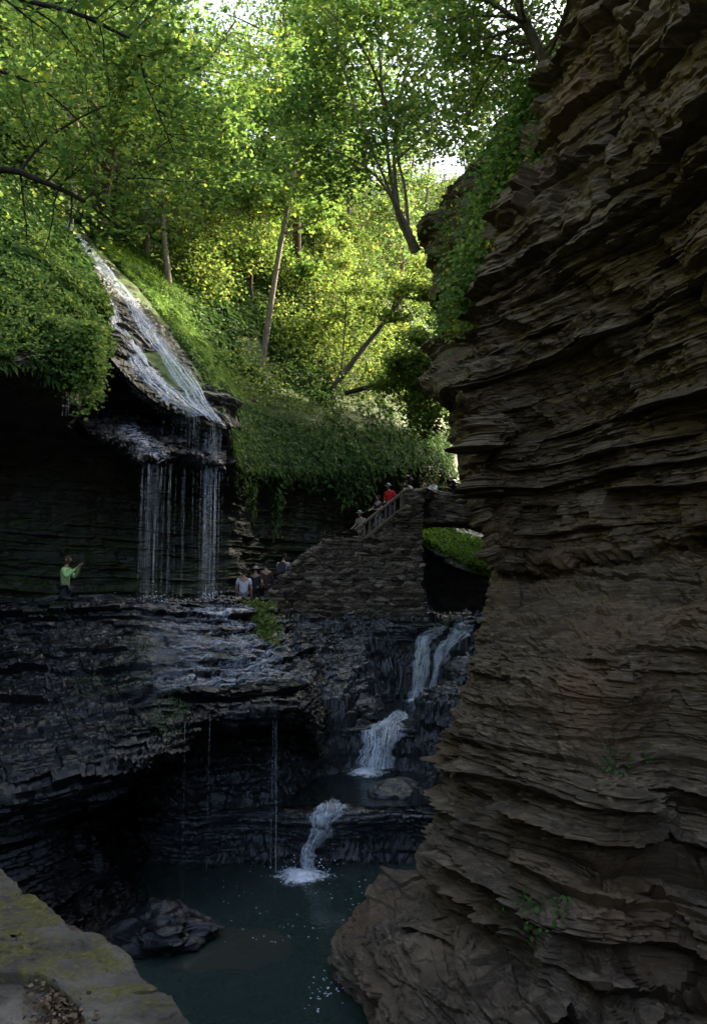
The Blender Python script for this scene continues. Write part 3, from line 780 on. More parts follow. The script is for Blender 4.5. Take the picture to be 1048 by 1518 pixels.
# ---- green mound overhanging the left of the falls ---------------
px, py = proj(HILL); cc, rr_ = np.meshgrid(HCOL, HROW)
m = (px > -60) & (px < np.interp(py, [240, 330, 400, 450, 560], [15, 50, 98, 140, 148])) & (py > 240) & (py < 560) & (cc < 5.2)
idx = np.argwhere(m); wm = np.clip(fbm(HILL[m][:, 0] * 1.1, HILL[m][:, 1] * 1.1, HILL[m][:, 2] * 1.1, 3, 68) * 1.3 + .45, .02, 1); sel = idx[rng.choice(len(idx), 62000, p=wm / wm.sum())]
c = HILL[sel[:, 0], sel[:, 1]] + NH[sel[:, 0], sel[:, 1]] * (rng.random((len(sel), 1)) ** 1.4 * np.clip((py[sel[:, 0], sel[:, 1]] - 300) / 160, .15, 1)[:, None] * .6)
hang = [(lambda a: P(a, np.interp(a, [0, 90, 150], [430, 470, 480]) + 60 * rng.random() * np.interp(a, [60, 110], [.6, 1]), 19.2 + .8 * rng.random()))(20 + 128 * rng.random()) for _ in range(210)]
hc = np.concatenate([h + np.stack([rng.normal(0, .12, 80), rng.normal(0, .12, 80), -rng.random(80) ** 1.3 * rng.uniform(.15, .5 + 1.0 * (proj(h)[0] > 95))], 1) for h in hang])
c = np.concatenate([c, hc])
link('shrub_mound', leaf_mesh('shrub_mound', c, .09, T_LEAF, axis=np.array([.2, -.5, .7]) + 0 * c, tilt=.5, droop=.5), M['leaf'],
     label='thick green shrub mound hanging over the dark rock left of the waterfall', cat='shrub')

# ---- explicit trees -------------------------------------------------
def px_line(pts, n=None): 
    q = np.array([P(*a) for a in pts]); return resample(q, n or (len(q) - 1) * 5 + 1, 0)
def framed_tree(name, label, lines, leafp, matl, bark, cat='tree', sub=None, seed=3, leaf=.11, per=7, sx=.16, sz=.09, tmpl=T_MAPLE, tilt=.5, group=None):
    """lines: (pixel polyline with distances, r0, r1, branches to grow, branch length, from fraction)"""
    r = np.random.default_rng(seed); segs, tips = [], []
    for pts, r0, r1, nb_, bl, fr in lines:
        q = px_line(pts); segs.append((q, np.linspace(r0, r1, len(q))))
        for k in range(nb_):
            f = r.uniform(fr, 1); i = min(len(q) - 2, int(f * (len(q) - 1)))
            dd = unit(q[i + 1] - q[i]); ax = r.normal(0, 1, 3) * (1, 1, .45); ax = unit(ax - dd * ax.dot(dd))
            d = unit(dd * .5 + ax)
            grow(r, q[i], d, bl * r.uniform(.6, 1.2), max(.006, np.interp(f, [0, 1], [r0, r1]) * .45), 1, 3 if bl > 1.4 else 2, segs, tips, .17, .01, (3, 5), leaf_from=1, flat=.5)
    base = np.array(px_line(lines[0][0])[0])
    o = empty(name, base, label, cat, group)
    tm = tube_mesh('trunk', [(np.asarray(p) - base, q) for p, q in segs], 6)
    link(sub or 'trunk', tm, M[bark], o)
    c = scatter(r, tips, per, sx, sz)
    link('crown', leaf_mesh('crown', c - base, leaf, tmpl, tilt=tilt, r=r), M[matl], o)
    return o, len(c)

# leaning multi stem tree rooted on the spur
framed_tree('leaning_tree', 'multi stemmed tree arching up from the tip of the dark rock spur', [
    ([(616, 372, 18.3), (604, 345, 18.0), (592, 320, 17.9), (585, 300, 17.9)], .14, .07, 0, 1, 0),
    ([(596, 330, 17.9), (580, 270, 17.8), (572, 200, 17.7), (566, 130, 17.6), (560, 40, 17.4), (556, -60, 17.2)], .055, .02, 12, 2.0, .35),
    ([(592, 322, 17.9), (584, 240, 18.1), (590, 160, 18.2), (606, 80, 18.3), (620, -30, 18.3)], .05, .02, 12, 2.0, .35),
    ([(606, 345, 18), (600, 280, 18.4), (588, 215, 18.8), (600, 120, 19.2), (640, 40, 19.6)], .045, .015, 9, 1.9, .3),
    ([(600, 340, 17.9), (578, 290, 17.4), (545, 250, 17.0), (500, 225, 16.7), (455, 205, 16.5)], .035, .012, 14, 1.5, .3),
    ([(604, 350, 18), (570, 265, 17.0), (530, 170, 16.4), (505, 80, 16.0), (490, -20, 15.8)], .04, .015, 10, 2.0, .3),
    ([(585, 240, 18.1), (640, 190, 18.6), (690, 150, 19), (730, 120, 19.2)], .04, .012, 16, 1.7, .15),
    ([(580, 180, 17.8), (560, 120, 17), (530, 60, 16.2), (480, 10, 15.6)], .04, .012, 10, 1.7, .2),
], 0, 'leaf', 'bark_pale', seed=21, leaf=.10, per=3, sx=.24, sz=.05, tilt=.35)
# tree leaning out from the top of the right cliff
framed_tree('clifftop_tree', 'tree leaning left from the top edge of the right hand cliff', [
    ([(830, 130, 12.3), (808, 95, 12.1), (790, 55, 12.0), (768, 10, 11.9), (755, -50, 11.8)], .10, .05, 12, 1.8, .3),
    ([(806, 92, 12.1), (775, 40, 12.4), (735, 5, 12.6), (690, -30, 12.8)], .05, .02, 12, 1.8, .2),
    ([(800, 80, 12.1), (770, 60, 12.8), (720, 120, 13.4), (690, 180, 13.8)], .03, .012, 12, 1.3, .3),
    ([(812, 105, 12.1), (805, 160, 12.0), (790, 210, 12.2), (765, 250, 12.6)], .025, .01, 10, .9, .3),
    ([(810, 90, 12.1), (830, 40, 11.6), (850, -20, 11.2), (850, -80, 11)], .04, .02, 10, 1.3, .4),
], 0, 'leaf', 'bark', seed=22, leaf=.08, per=4, sx=.18, sz=.04, tilt=.35)
# branches of a maple that stands out of frame to the left
framed_tree('overhanging_maple', 'maple with thin dark branches reaching in from the upper left', [
    ([(-420, 420, 8.5), (-260, 330, 8.6), (-120, 285, 8.8), (0, 252, 9.0), (60, 268, 9.1), (125, 298, 9.2), (175, 335, 9.3)], .10, .014, 9, .8, .5),
    ([(28, 258, 9.05), (50, 228, 9.1), (90, 192, 9.2), (150, 160, 9.4), (205, 146, 9.5)], .020, .006, 12, 1.2, .15),
    ([(-260, 330, 8.6), (-200, 150, 8.4), (-120, 40, 8.3), (-20, -10, 8.2), (60, 6, 8.3), (120, 22, 8.4), (190, 56, 8.6)], .07, .018, 10, 1.1, .5),
    ([(190, 56, 8.6), (206, 80, 8.7), (216, 120, 8.8), (232, 160, 8.9), (262, 235, 9.1)], .016, .005, 16, 1.1, .05),
    ([(190, 56, 8.6), (215, 30, 8.7), (240, -10, 8.8)], .012, .006, 8, 1.0, .1),
    ([(125, 298, 9.2), (160, 268, 9.6), (230, 265, 10.2), (300, 275, 10.8)], .014, .005, 12, 1.1, .15),
    ([(60, 6, 8.3), (110, 2, 8.8), (155, -8, 9.2)], .012, .006, 8, 1.1, .1),
    ([(-120, 40, 8.3), (-40, 90, 9.2), (60, 130, 10), (140, 200, 11)], .03, .008, 14, 1.2, .3),
], 0, 'leaf', 'twig', sub='branches', seed=23, leaf=.07, per=4, sx=.16, sz=.035, tilt=.35)
# a second, farther broadleaf crown filling the upper left behind the maple
framed_tree('slope_maple', 'broad leafy tree on the steep slope behind the dark maple branches', [
    ([(150, 330, 29.5), (165, 230, 28), (185, 120, 26.5), (200, 0, 25), (210, -120, 24)], .2, .08, 22, 3.4, .2),
    ([(170, 200, 27.6), (110, 110, 26), (60, 30, 25), (20, -50, 24)], .09, .03, 14, 3.0, .2),
    ([(168, 195, 27.6), (240, 130, 26.5), (300, 100, 25.5), (350, 30, 25)], .09, .03, 16, 3.0, .2),
    ([(166, 215, 28.0), (230, 200, 27), (290, 190, 26), (340, 200, 25.2)], .06, .02, 12, 1.8, .2),
], 0, 'leaf', 'bark', seed=24, leaf=.13, per=5, sx=.28, sz=.14)
framed_tree('slope_maple', 'broad leafy tree in the middle of the slope, behind the slim pale trunk', [
    ([(440, 420, 40), (440, 330, 38.5), (435, 220, 36.5), (425, 90, 34.5), (420, -40, 33)], .26, .1, 24, 3.6, .25),
    ([(438, 280, 37.5), (480, 180, 35), (510, 90, 33), (520, 0, 32)], .1, .03, 16, 3.2, .2),
    ([(438, 270, 37.4), (390, 200, 35), (350, 120, 33.5), (330, 30, 32.5)], .1, .03, 16, 3.2, .2),
    ([(438, 300, 37.8), (400, 300, 35.5), (360, 310, 34), (320, 330, 33)], .06, .02, 14, 2.6, .2),
], 0, 'leaf', 'bark', seed=25, leaf=.15, per=5, sx=.3, sz=.15)
# slim pale trunk, leaning trunk, sapling, fallen log in the middle of the slope
framed_tree('slim_tree', 'slim pale trunk rising straight from the green slope right of the falls', [
    ([(386, 552, 33.4), (396, 490, 33.2), (408, 410, 33), (422, 330, 32.8), (436, 255, 32.6), (446, 160, 32.4)], .15, .07, 14, 2.4, .55),
    ([(410, 400, 32), (440, 398, 31.5), (470, 402, 31)], .03, .01, 3, .8, .4)], 0, 'leaf', 'bark_pale', seed=26, leaf=.19, per=5, sx=.25, sz=.12)
framed_tree('crooked_tree', 'brown trunk leaning steeply right across the sunlit slope', [
    ([(494, 574, 35.5), (515, 547, 35.6), (545, 508, 35.8), (575, 470, 36), (612, 415, 36.4)], .16, .08, 8, 1.8, .6)], 0, 'leaf_yellow', 'bark', seed=27, leaf=.17, per=5, sx=.25, sz=.12)
framed_tree('sapling', 'thin upright sapling beside the leaning trunk on the slope', [
    ([(503, 565, 35.6), (509, 520, 35.6), (512, 470, 35.5), (514, 420, 35.3)], .05, .02, 10, 1.2, .35)], 0, 'leaf_yellow', 'bark', seed=28, leaf=.15, per=5, sx=.2, sz=.1)
framed_tree('low_bough', 'low bough of leaves stretching right toward the rock spur above the bridge', [
    ([(545, 578, 30), (575, 570, 29.2), (610, 555, 28.6), (640, 540, 28)], .05, .02, 16, 1.6, .35),
    ([(575, 570, 29.2), (600, 590, 28.6), (640, 612, 28)], .03, .01, 10, 1.2, .3)], 0, 'leaf_yellow', 'bark', seed=29, leaf=.15, per=6, sx=.2, sz=.1)
q = px_line([(512, 583, 33.5), (545, 574, 33), (575, 567, 32.4), (598, 561, 32)])
b0 = q[0].copy()
link('fallen_log', tube_mesh('fallen_log', [(q, np.linspace(.11, .08, len(q)))], 8, .06), M['twig'], label='dark fallen log sticking out of the ferns above the bridge', cat='log')

# ivy on the spur and down the joint between spur and cliff
def surf_patch(S, cond, n, lift):
    px, py = proj(S); idx = np.argwhere(cond(px, py)); N = normals(S)
    s = idx[rng.integers(0, len(idx), n)]
    toc = np.array([0, 0, EYE]) - S[s[:, 0], s[:, 1]]; N = N[s[:, 0], s[:, 1]]
    N = N * np.sign((N * toc).sum(1, keepdims=True))
    return S[s[:, 0], s[:, 1]] + N * rng.random((n, 1)) * lift, N
def ivy_zone(px, py): return (py > 120) & (py < 500) & (px > np.interp(py, [120, 300, 330, 500], [740, 690, 660, 665]) + 16 * np.sin(py * .05)) & (px < 860)
c, N = surf_patch(SPUR, ivy_zone, 20000, .45)
hangs = np.concatenate([P(np.interp(t_, [0, 1], [812, 690]) + rng.normal(0, 9), np.interp(t_, [0, 1], [110, 470]), np.interp(t_, [0, 1], [12.4, 13.6])) + np.stack([rng.normal(-.15, .22, 55), rng.normal(.1, .2, 55), rng.normal(-.2, .25, 55)], 1) for t_ in rng.random(110) ** 1.1])
c2 = np.concatenate([c, hangs])
link('ivy', leaf_mesh('ivy', c2, .085, T_LEAF, axis=np.array([-.3, -.6, .6]) + 0 * c2, tilt=.5, droop=.8), M['leaf'], label='green ivy spilling down the joint between the spur and the right cliff', cat='ivy')
# ================================================================== WATER
def water_mat(name, deep, clear=.25, rough=.04, rip=6.0, strength=.12):
    t = NT(name)
    h = t.math('ADD', t.noise(t.pos((1, 1, 1)), rip, 3, .5), t.math('MULTIPLY', t.noise(t.pos((1, .6, 1)), rip * .35, 2), 1.2))
    nb = t.bump(h, strength, .05)
    body = t.n('ShaderNodeBsdfDiffuse', ins={'Color': (*deep, 1)}).outputs[0]
    tr = t.n('ShaderNodeBsdfTransparent', ins={'Color': (.42, .50, .44, 1)}).outputs[0]
    a = t.n('ShaderNodeMixShader', ins={0: clear, 1: body, 2: tr}).outputs[0]
    gl = t.n('ShaderNodeBsdfGlossy', ins={'Color': (1, 1, 1, 1), 'Roughness': rough, 'Normal': nb}).outputs[0]
    fr = t.n('ShaderNodeFresnel', ins={'IOR': 1.33, 'Normal': nb}).outputs[0]
    return t.done(t.n('ShaderNodeMixShader', ins={0: fr, 1: a, 2: gl}).outputs[0])
M['pool'] = water_mat('pool_water', (.046, .074, .060), .52)
M['stream'] = water_mat('stream_water', (.02, .03, .03), .55, .06, 9, .25)

def white_mat(name, sv=(9, 1.2), lo=.36, hi=.60, floor=0.22, col=(.82, .87, .92), rough=.2, ends=True, ek=9.0):
    t = NT(name)
    v = t.pos((sv[0], sv[1], 1), 'uv')
    n = t.noise(v, 3.0, 6, .68, .35)
    n2 = t.noise(t.pos(), 17, 4, .7)
    f = t.math('ADD', t.math('MULTIPLY', n, .75), t.math('MULTIPLY', n2, .3))
    a = t.ramp(f, [(lo, floor), (hi, 1)])
    sep = t.n('ShaderNodeSeparateXYZ', ins={0: t.n('ShaderNodeTexCoord').outputs['UV']})
    u = sep.outputs[0]
    e = t.math('MULTIPLY', t.math('MULTIPLY', u, t.math('SUBTRACT', 1.0, u)), ek, True); e = t.math('POWER', e, 1.6) if ek < 8 else e
    if ends: a = t.math('MULTIPLY', a, e, True)
    if ends: a = t.math('MULTIPLY', a, t.math('MULTIPLY', t.math('ADD', sep.outputs[1], t.math('MULTIPLY', n2, .08)), 7.0, True), True)
    nb = t.bump(f, .7, .06)
    b = t.pbr(col, rough, nb, .6)
    trl = t.n('ShaderNodeBsdfTranslucent', ins={'Color': (*col, 1)}).outputs[0]
    b = t.n('ShaderNodeMixShader', ins={0: .3, 1: b, 2: trl}).outputs[0]
    tr = t.n('ShaderNodeBsdfTransparent').outputs[0]
    return t.done(t.n('ShaderNodeMixShader', ins={0: a, 1: tr, 2: b}).outputs[0])
M['white'] = white_mat('white_water', (9, 1.3), .42, .63, .10, (.88, .92, .95))
M['film'] = white_mat('chute_film', (4, 1.1), .44, .70, 0.04, (.66, .74, .84), .15)
M['splash'] = white_mat('splash', (6, 2.5), .50, .85, 0.0)
M['run_glints'] = white_mat('shelf_film_glints', (1.5, 9), .475, .69, 0.0, (.66, .72, .80), .12, True, 4.2)  # bluish white streaks paint the glints of wet rock into the water film
M['foam'] = white_mat('foam', (3, 3), .46, .60, 0.0)

def sheet(name, x0, x1, y0, y1, z, mat, n=2):
    X, Y = np.meshgrid(np.linspace(x0, x1, n), np.linspace(y0, y1, n))
    return grid_obj(name, np.stack([X, Y, 0 * X + z], -1), mat, kind='structure')
sheet('plunge_pool', -6.3, 4.8, 5.5, 18.05, 0.0, M['pool'])
sheet('middle_pool', -1.6, 2.4, 18.35, 21.95, 1.12, M['stream'])
sheet('upper_pool', 0.2, 3.2, 22.7, 27.25, 2.34, M['stream'])
sheet('upper_stream', 1.4, 9.0, 27.75, 40, 4.86, M['stream'])

from mathutils.bvhtree import BVHTree
def rock_tree(names):
    V, Q, k = [], [], 0
    for o in COL.objects:
        if o.type == 'MESH' and o.name in names:
            me = o.data; v = np.empty(len(me.vertices) * 3, np.float32); me.vertices.foreach_get('co', v)
            l = np.empty(len(me.loops), np.int32); me.loops.foreach_get('vertex_index', l)
            V.append(v.reshape(-1, 3)); Q.append(l.reshape(-1, 4) + k); k += len(V[-1])
    return BVHTree.FromPolygons(np.concatenate(V).tolist(), np.concatenate(Q).tolist())
ROCKS = None
def drape(p, gap=.05):
    """lay running water on the rock: pull it forward where it would lie inside the rock"""
    e = Vector((0, 0, EYE)); q = p.copy()
    for i in range(p.shape[0]):
        for j in range(p.shape[1]):
            v = Vector(p[i, j]) - e; L = v.length; v.normalize()
            h = ROCKS.ray_cast(e + v * (L - 3.0), v, 3.2)
            if h[0] is not None and L - 3.0 + h[3] < L + gap:
                q[i, j] = np.array(e + v * (L - 3.0 + h[3] - gap))
    k = np.ones(5) / 5                                   # smooth along the flow
    for c in range(3):
        for j in range(q.shape[1]):
            q[:, j, c] = np.convolve(np.pad(q[:, j, c], 2, mode='edge'), k, mode='valid')
    return q

def strip(name, ctrl, mat, parent, nv=90, nu=40, wob=.045, seed=0, **kw):
    p = drape(surf(np.array([row(*r) for r in ctrl]), nv, nu))
    n = normals(p); n *= np.sign((n * (np.array([0, 0, EYE]) - p)).sum(-1, keepdims=True))
    uu = np.linspace(0, 1, nu)[None, :] * np.ones((nv, 1))
    mid = p[:, nu // 2:nu // 2 + 1]; vv_ = np.linspace(0, 9, nv)[:, None] + seed * 3.3
    p = mid + (p - mid) * (1 + .30 * vnoise(vv_, np.sign(uu - .5) * 2 + 0 * vv_, 0 * vv_ + 0 * uu, 431) + .18 * vnoise(vv_ * 3.1, np.sign(uu - .5) * 2 + 0 * vv_, 0 * vv_ + 0 * uu, 432))[..., None]
    p = p + n * (wob * fbm(p[..., 0] * 7, p[..., 1] * 7, p[..., 2] * 2.2, 5, 400 + seed, .65) + wob * 1.5 * np.sin(uu * math.pi))[..., None]
    return grid_obj(name, p, mat, parent, smooth=True, uv=True, **kw)

def foam_disc(name, c, rx, ry, parent, seed):
    th = np.linspace(0, 2 * math.pi, 49); rr = np.linspace(.02, 1, 18)
    T, R_ = np.meshgrid(th, rr)
    wb = 1 + .25 * vnoise(np.cos(T) * 2, np.sin(T) * 2, 0 * T + seed, 3)
    x = c[0] + rx * R_ * np.cos(T) * wb; y = c[1] + ry * R_ * np.sin(T) * wb
    z = c[2] + .012 + .10 * np.exp(-(R_ / .35) ** 2) + .03 * vnoise(x * 8, y * 8, 0 * x, seed) * (1 - R_) + .015 * np.sin(R_ * 22) * (1 - R_)
    p = np.stack([x, y, z], -1) - np.array(parent.location)
    uv = np.stack([.5 + .5 * R_ * np.cos(T), .5 + .5 * R_ * np.sin(T)], -1).reshape(-1, 2)
    return link(name, raw_mesh(name, p, grid_faces(*p.shape[:2]), 4, True, uv), M['foamdisc'], parent)
def foamdisc_mat():
    t = NT('foam_disc')
    uv = t.n('ShaderNodeTexCoord').outputs['UV']
    d = t.n('ShaderNodeVectorMath', operation='DISTANCE', ins={0: uv, 1: (.5, .5, 0)}).outputs['Value']
    f = t.math('ADD', t.math('MULTIPLY', t.noise(t.pos((1, 1, 1)), 6.5, 6, .7), 1.0), t.math('SUBTRACT', .45, t.math('MULTIPLY', d, 1.75)))
    a = t.ramp(f, [(.46, 0), (.72, 1)])
    b = t.pbr((.75, .8, .84), .3, None, .5)
    return t.done(t.n('ShaderNodeMixShader', ins={0: a, 1: t.n('ShaderNodeBsdfTransparent').outputs[0], 2: b}).outputs[0])
M['foamdisc'] = foamdisc_mat()

def drops(name, c, s, n, parent, size=.012, seed=1):
    r = np.random.default_rng(seed)
    p = np.asarray(c) + r.normal(0, 1, (n, 3)) * np.asarray(s)
    p[:, 2] = np.maximum(p[:, 2], c[2] - .02)
    T = np.array([[.5, 0, 0], [0, .5, 0], [-.5, 0, 0], [0, -.5, 0]])
    return link(name, leaf_mesh(name, p - np.array(parent.location), size, T, tilt=1.5, r=r), M['drop_glint_mat'], parent, kind='stuff')
t = NT('droplet_and_glint'); M['drop_glint_mat'] = t.done(t.pbr((.8, .85, .9), .2, None, .6))

# rock faces of the three steps
def step_face(name, x0, x1, y0, y1, z1, z0, seed, nu, lean=.25):
    xs_ = np.linspace(x0, x1, 9); g = []
    for k, f in enumerate((1.06, 1.0, .97, .85, .5, 0)):
        z = z0 + (z1 - z0) * f if k else z1 - .02
        yo = (1.1, .25, 0, .06, lean, lean * 1.3)[k]
        g.append([np.array([x, np.interp(x, [x0, x1], [y0, y1]) + yo + .18 * math.sin(x * 1.9 + seed), z]) for x in xs_])
    p = surf(np.array(g), 130, nu)
    grid_obj(name, bedded(p, .5, seed, coarse=(.08, .3), fine=(.02, .07), big=.15, A=(.26, .14, .1), block=.6, flat=.5), M['rock_step'], kind='structure')
step_face('lower_step', -4.6, 2.6, 17.95, 18.15, 1.07, -.9, 163, 380)
step_face('middle_step', -1.0, 1.9, 21.95, 22.15, 2.2, .8, 164, 200)
step_face('upper_step', .6, 4.6, 27.9, 28.2, 4.70, 2.0, 165, 260)

ROCKS = rock_tree(('streambed', 'slab_bank', 'lower_step', 'middle_step', 'upper_step', 'wet_shelf'))
# lower cascade into the plunge pool
o = empty('cascade', P(452, 1294, 17.6), 'narrow white cascade plunging off the lowest lip into the dark green pool', 'waterfall')
strip('falling_water', [[(470,1192,18.8),(492,1190,18.8),(518,1194,18.8)],[(464,1206,18.3),(484,1204,18.2),(512,1207,18.3)],[(455,1228,18.0),(470,1230,17.85),(492,1236,17.95)],
      [(447,1262,17.8),(457,1262,17.7),(469,1264,17.8)],[(445,1297,17.6),(454,1297,17.5),(464,1297,17.6)]], M['white'], o, seed=1)
foam_disc('foam', PZ(447, 1300, 0), .95, .95, o, 3)
drops('spray', PZ(452, 1296, 0), (.35, .3, .16), 260, o, .03, 4)
# middle cascade
o = empty('cascade', P(550, 1136, 21.6), 'middle white cascade spilling over a rounded shelf in the stream bed', 'waterfall')
strip('falling_water', [[(578,1060,23.2),(592,1056,23.4),(608,1054,23.5)],[(560,1070,22.6),(582,1067,22.7),(602,1066,22.8)],[(546,1080,22.1),(570,1080,22.1),(598,1082,22.2)],[(540,1092,21.85),(568,1096,21.75),(598,1096,21.9)],
      [(537,1115,21.7),(566,1118,21.55),(592,1121,21.75)],[(532,1138,21.6),(562,1142,21.4),(590,1138,21.65)]], M['white'], o, seed=2)
foam_disc('foam', PZ(545, 1146, 1.12), .85, 1.25, o, 5)
drops('spray', PZ(552, 1138, 1.13), (.35, .25, .14), 220, o, .03, 6)
# upper cascade: two tongues either side of a dark rock
o = empty('cascade', P(620, 1030, 27.2), 'upper white cascade splitting into two tongues below the stone bridge', 'waterfall')
strip('falling_water', [[(646,928,28.9),(668,926,29.0)],[(628,936,28.3),(654,938,28.4)],[(616,948,27.8),(645,952,27.8)],[(618,962,27.55),(641,964,27.55)],[(612,988,27.3),(638,988,27.25)],[(608,1010,27.2),(633,1012,27.15)],[(602,1036,27.1),(634,1037,27.05)]], M['white'], o, seed=3)
strip('falling_water', [[(690,917,31.5),(714,917,31.6)],[(670,930,30.0),(702,934,30.2)],[(654,948,28.6),(685,954,28.8)],[(644,964,27.8),(668,972,27.9)],[(642,990,27.45),(654,992,27.5)],[(636,1012,27.3),(650,1014,27.35)],[(634,1035,27.2),(648,1036,27.25)]], M['white'], o, seed=4)
foam_disc('foam', PZ(618, 1040, 2.34), .75, .9, o, 7)
# the tall fall: film over the chute, curtain of strands, splash on the shelf
o = empty('waterfall', P(325, 890, 23.3), 'tall thin waterfall sliding down a mossy chute and dripping off an overhanging ledge', 'waterfall')
ROCKS = rock_tree(('chute_rock', 'falls_ledge'))
strip('chute_flow', [[(84,322,28.2),(94,322,28.6)],[(128,378,26.8),(143,374,27.2)],[(170,432,25.8),(188,426,26.2)],[(203,484,24.8),(228,476,25.3)],[(236,536,24.3),(264,526,24.8)],[(276,590,23.9),(305,580,24.4)],[(310,624,23.9),(337,634,24.2)]], M['film'], o, nv=160, wob=.03, seed=11)
strip('chute_flow', [[(150,436,24.1),(164,436,24.5)],[(160,480,23.6),(186,478,24.1)],[(178,522,23.1),(212,520,23.8)],[(210,562,23.0),(246,558,23.7)],[(246,596,23.1),(284,592,23.8)],[(284,618,23.6),(316,618,24.0)]], M['film'], o, nv=140, wob=.03, seed=12)
strip('ledge_flow', [[(165,632,23.0),(205,626,23.6)],[(180,655,22.4),(235,652,22.9)],[(205,676,21.7),(255,668,22.8)],[(214,692,21.7),(262,678,23.0)]], M['run_glints'], o, nv=80, wob=.02, seed=13)
segs = []; r = np.random.default_rng(9)
def strand(px, py, d, zb, rad):
    a = P(px, py, d); n = 14
    z = np.linspace(a[2], zb, n); k = np.linspace(0, 1, n)
    segs.append((np.stack([a[0] + .03 * np.cumsum(r.normal(0, .25, n)) , a[1] - .12 * np.sqrt(k) + 0 * z, z], 1), rad * (1 - .45 * k) * (1 + .3 * r.normal(0, 1, n).clip(-1.5, 1.5))))
for k in range(26): strand(r.normal(230, 12), r.uniform(686, 698), 21.75, 5.35, r.uniform(.002, .0045))
for k in range(28): strand(r.uniform(212, 338), r.uniform(690, 704), r.uniform(22.3, 23.6), 5.35, r.uniform(.0015, .0035))
for k in range(22): strand(r.normal(314, 7), r.uniform(640, 700), 24.0, 5.35, r.uniform(.003, .007))
for k in range(14): strand(r.uniform(300, 336), r.uniform(636, 650), 24.1, 5.6, r.uniform(.002, .005))
for k in range(20): strand(r.uniform(230, 330), 600 + (r.random() * 10), 23.6, 9.7, r.uniform(.002, .005))
for k in range(5): strand(r.normal(103, 3), 565, 20.3, P(103, 618, 20.3)[2], .006)
for k in range(12): strand(r.uniform(82, 118), 330 + r.uniform(-6, 12), 27.6, P(100, 372, 27.6)[2], .012)
base = np.array(o.location)
t = NT('strand')
aa = t.ramp(t.noise(t.pos((3, 3, .5)), 2.2, 4, .7), [(.35, .05), (.75, .55)])
bb = t.n('ShaderNodeMixShader', ins={0: .35, 1: t.pbr((.78, .83, .88), .25, None, .6), 2: t.n('ShaderNodeBsdfTranslucent', ins={'Color': (.8, .85, .9, 1)}).outputs[0]}).outputs[0]
M['strand'] = t.done(t.n('ShaderNodeMixShader', ins={0: aa, 1: t.n('ShaderNodeBsdfTransparent').outputs[0], 2: bb}).outputs[0])
link('falling_strands', tube_mesh('falling_strands', [(p - base, q) for p, q in segs], 5), M['strand'], o, kind='stuff')
strip('splash', [[(303,886,23.2),(318,885,23.2),(331,886,23.3)],[(298,905,22.6),(318,904,22.6),(338,906,22.8)],[(285,930,21.6),(318,930,21.7),(350,932,22.0)],[(262,950,20.8),(318,952,21.0),(372,950,21.4)]], M['splash'], o, wob=.03, seed=6)
drops('spray', P(316, 889, 23.2), (.22, .2, .12), 300, o, .03, 8)
drops('spray', P(232, 890, 21.6), (.35, .2, .10), 200, o, .025, 9)
# thin water with painted glints over the shelf steps, lifted off its own surface
px, py = proj(SHELF)
def film_patch(name, c0, c1, r0, r1, lift, mat, **kw):
    js = np.searchsorted(np.nanmedian(px[120:260], 0), [c0, c1])
    p = SHELF[r0:r1, js[0]:js[1]] + np.array([0, -.02, lift])
    return grid_obj(name, p, mat, kw.pop('parent', None), smooth=True, uv=True, **kw)
vis_rows = np.median(py[:, 250:420], 1)
ra, rb = int(np.argmin(np.abs(vis_rows[60:330] - 893)) + 60), int(np.argmin(np.abs(vis_rows[60:330] - 1035)) + 60)
grid_obj('shelf_film_glints', SHELF[ra:rb, np.searchsorted(np.median(px[ra:rb], 0), 185):np.searchsorted(np.median(px[ra:rb], 0), 470)] + np.array([0, -.01, .012]), M['run_glints'], o, smooth=True, uv=True)
# thin trickles falling from the lip of the shelf into the dark hollow
seg2 = []
for a in ((409, 1040, 17.55), (411, 1042, 17.55), (405, 1041, 17.5), (276, 1060, 15.6), (312, 1055, 16.4)):
    q = P(*a); n = 12; z = np.linspace(q[2], .02, n)
    seg2.append((np.stack([q[0] + .02 * np.cumsum(r.normal(0, .25, n)), q[1] - .05 + 0 * z, z], 1), np.full(n, .006 if a[0] > 400 else .004)))
b2 = P(409, 1040, 17.55)
o2 = link('trickle', tube_mesh('trickle', [(p - b2, q) for p, q in seg2], 5), M['strand'], label='thin trickle dripping from the wet shelf lip into the dark hollow', cat='trickle'); o2.location = b2
# white flecks on the pool standing in for glints of sky
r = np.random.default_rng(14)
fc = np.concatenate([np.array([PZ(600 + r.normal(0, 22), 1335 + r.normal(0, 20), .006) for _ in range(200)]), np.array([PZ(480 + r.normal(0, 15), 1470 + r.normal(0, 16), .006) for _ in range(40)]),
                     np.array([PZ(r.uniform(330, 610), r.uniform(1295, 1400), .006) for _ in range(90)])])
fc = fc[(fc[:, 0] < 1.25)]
link('glint_flecks', leaf_mesh('glint_flecks', fc, .030, np.array([[.5, 0, 0], [.2, .5, 0], [-.4, .3, .0], [-.3, -.4, 0], [.3, -.4, 0]]), tilt=.02, r=r), M['drop_glint_mat'], kind='stuff')

# ================================================================== STONEWORK
def rough_block(c, s, r, sub=3):
    """one dressed stone: a subdivided box with worn edges"""
    pass

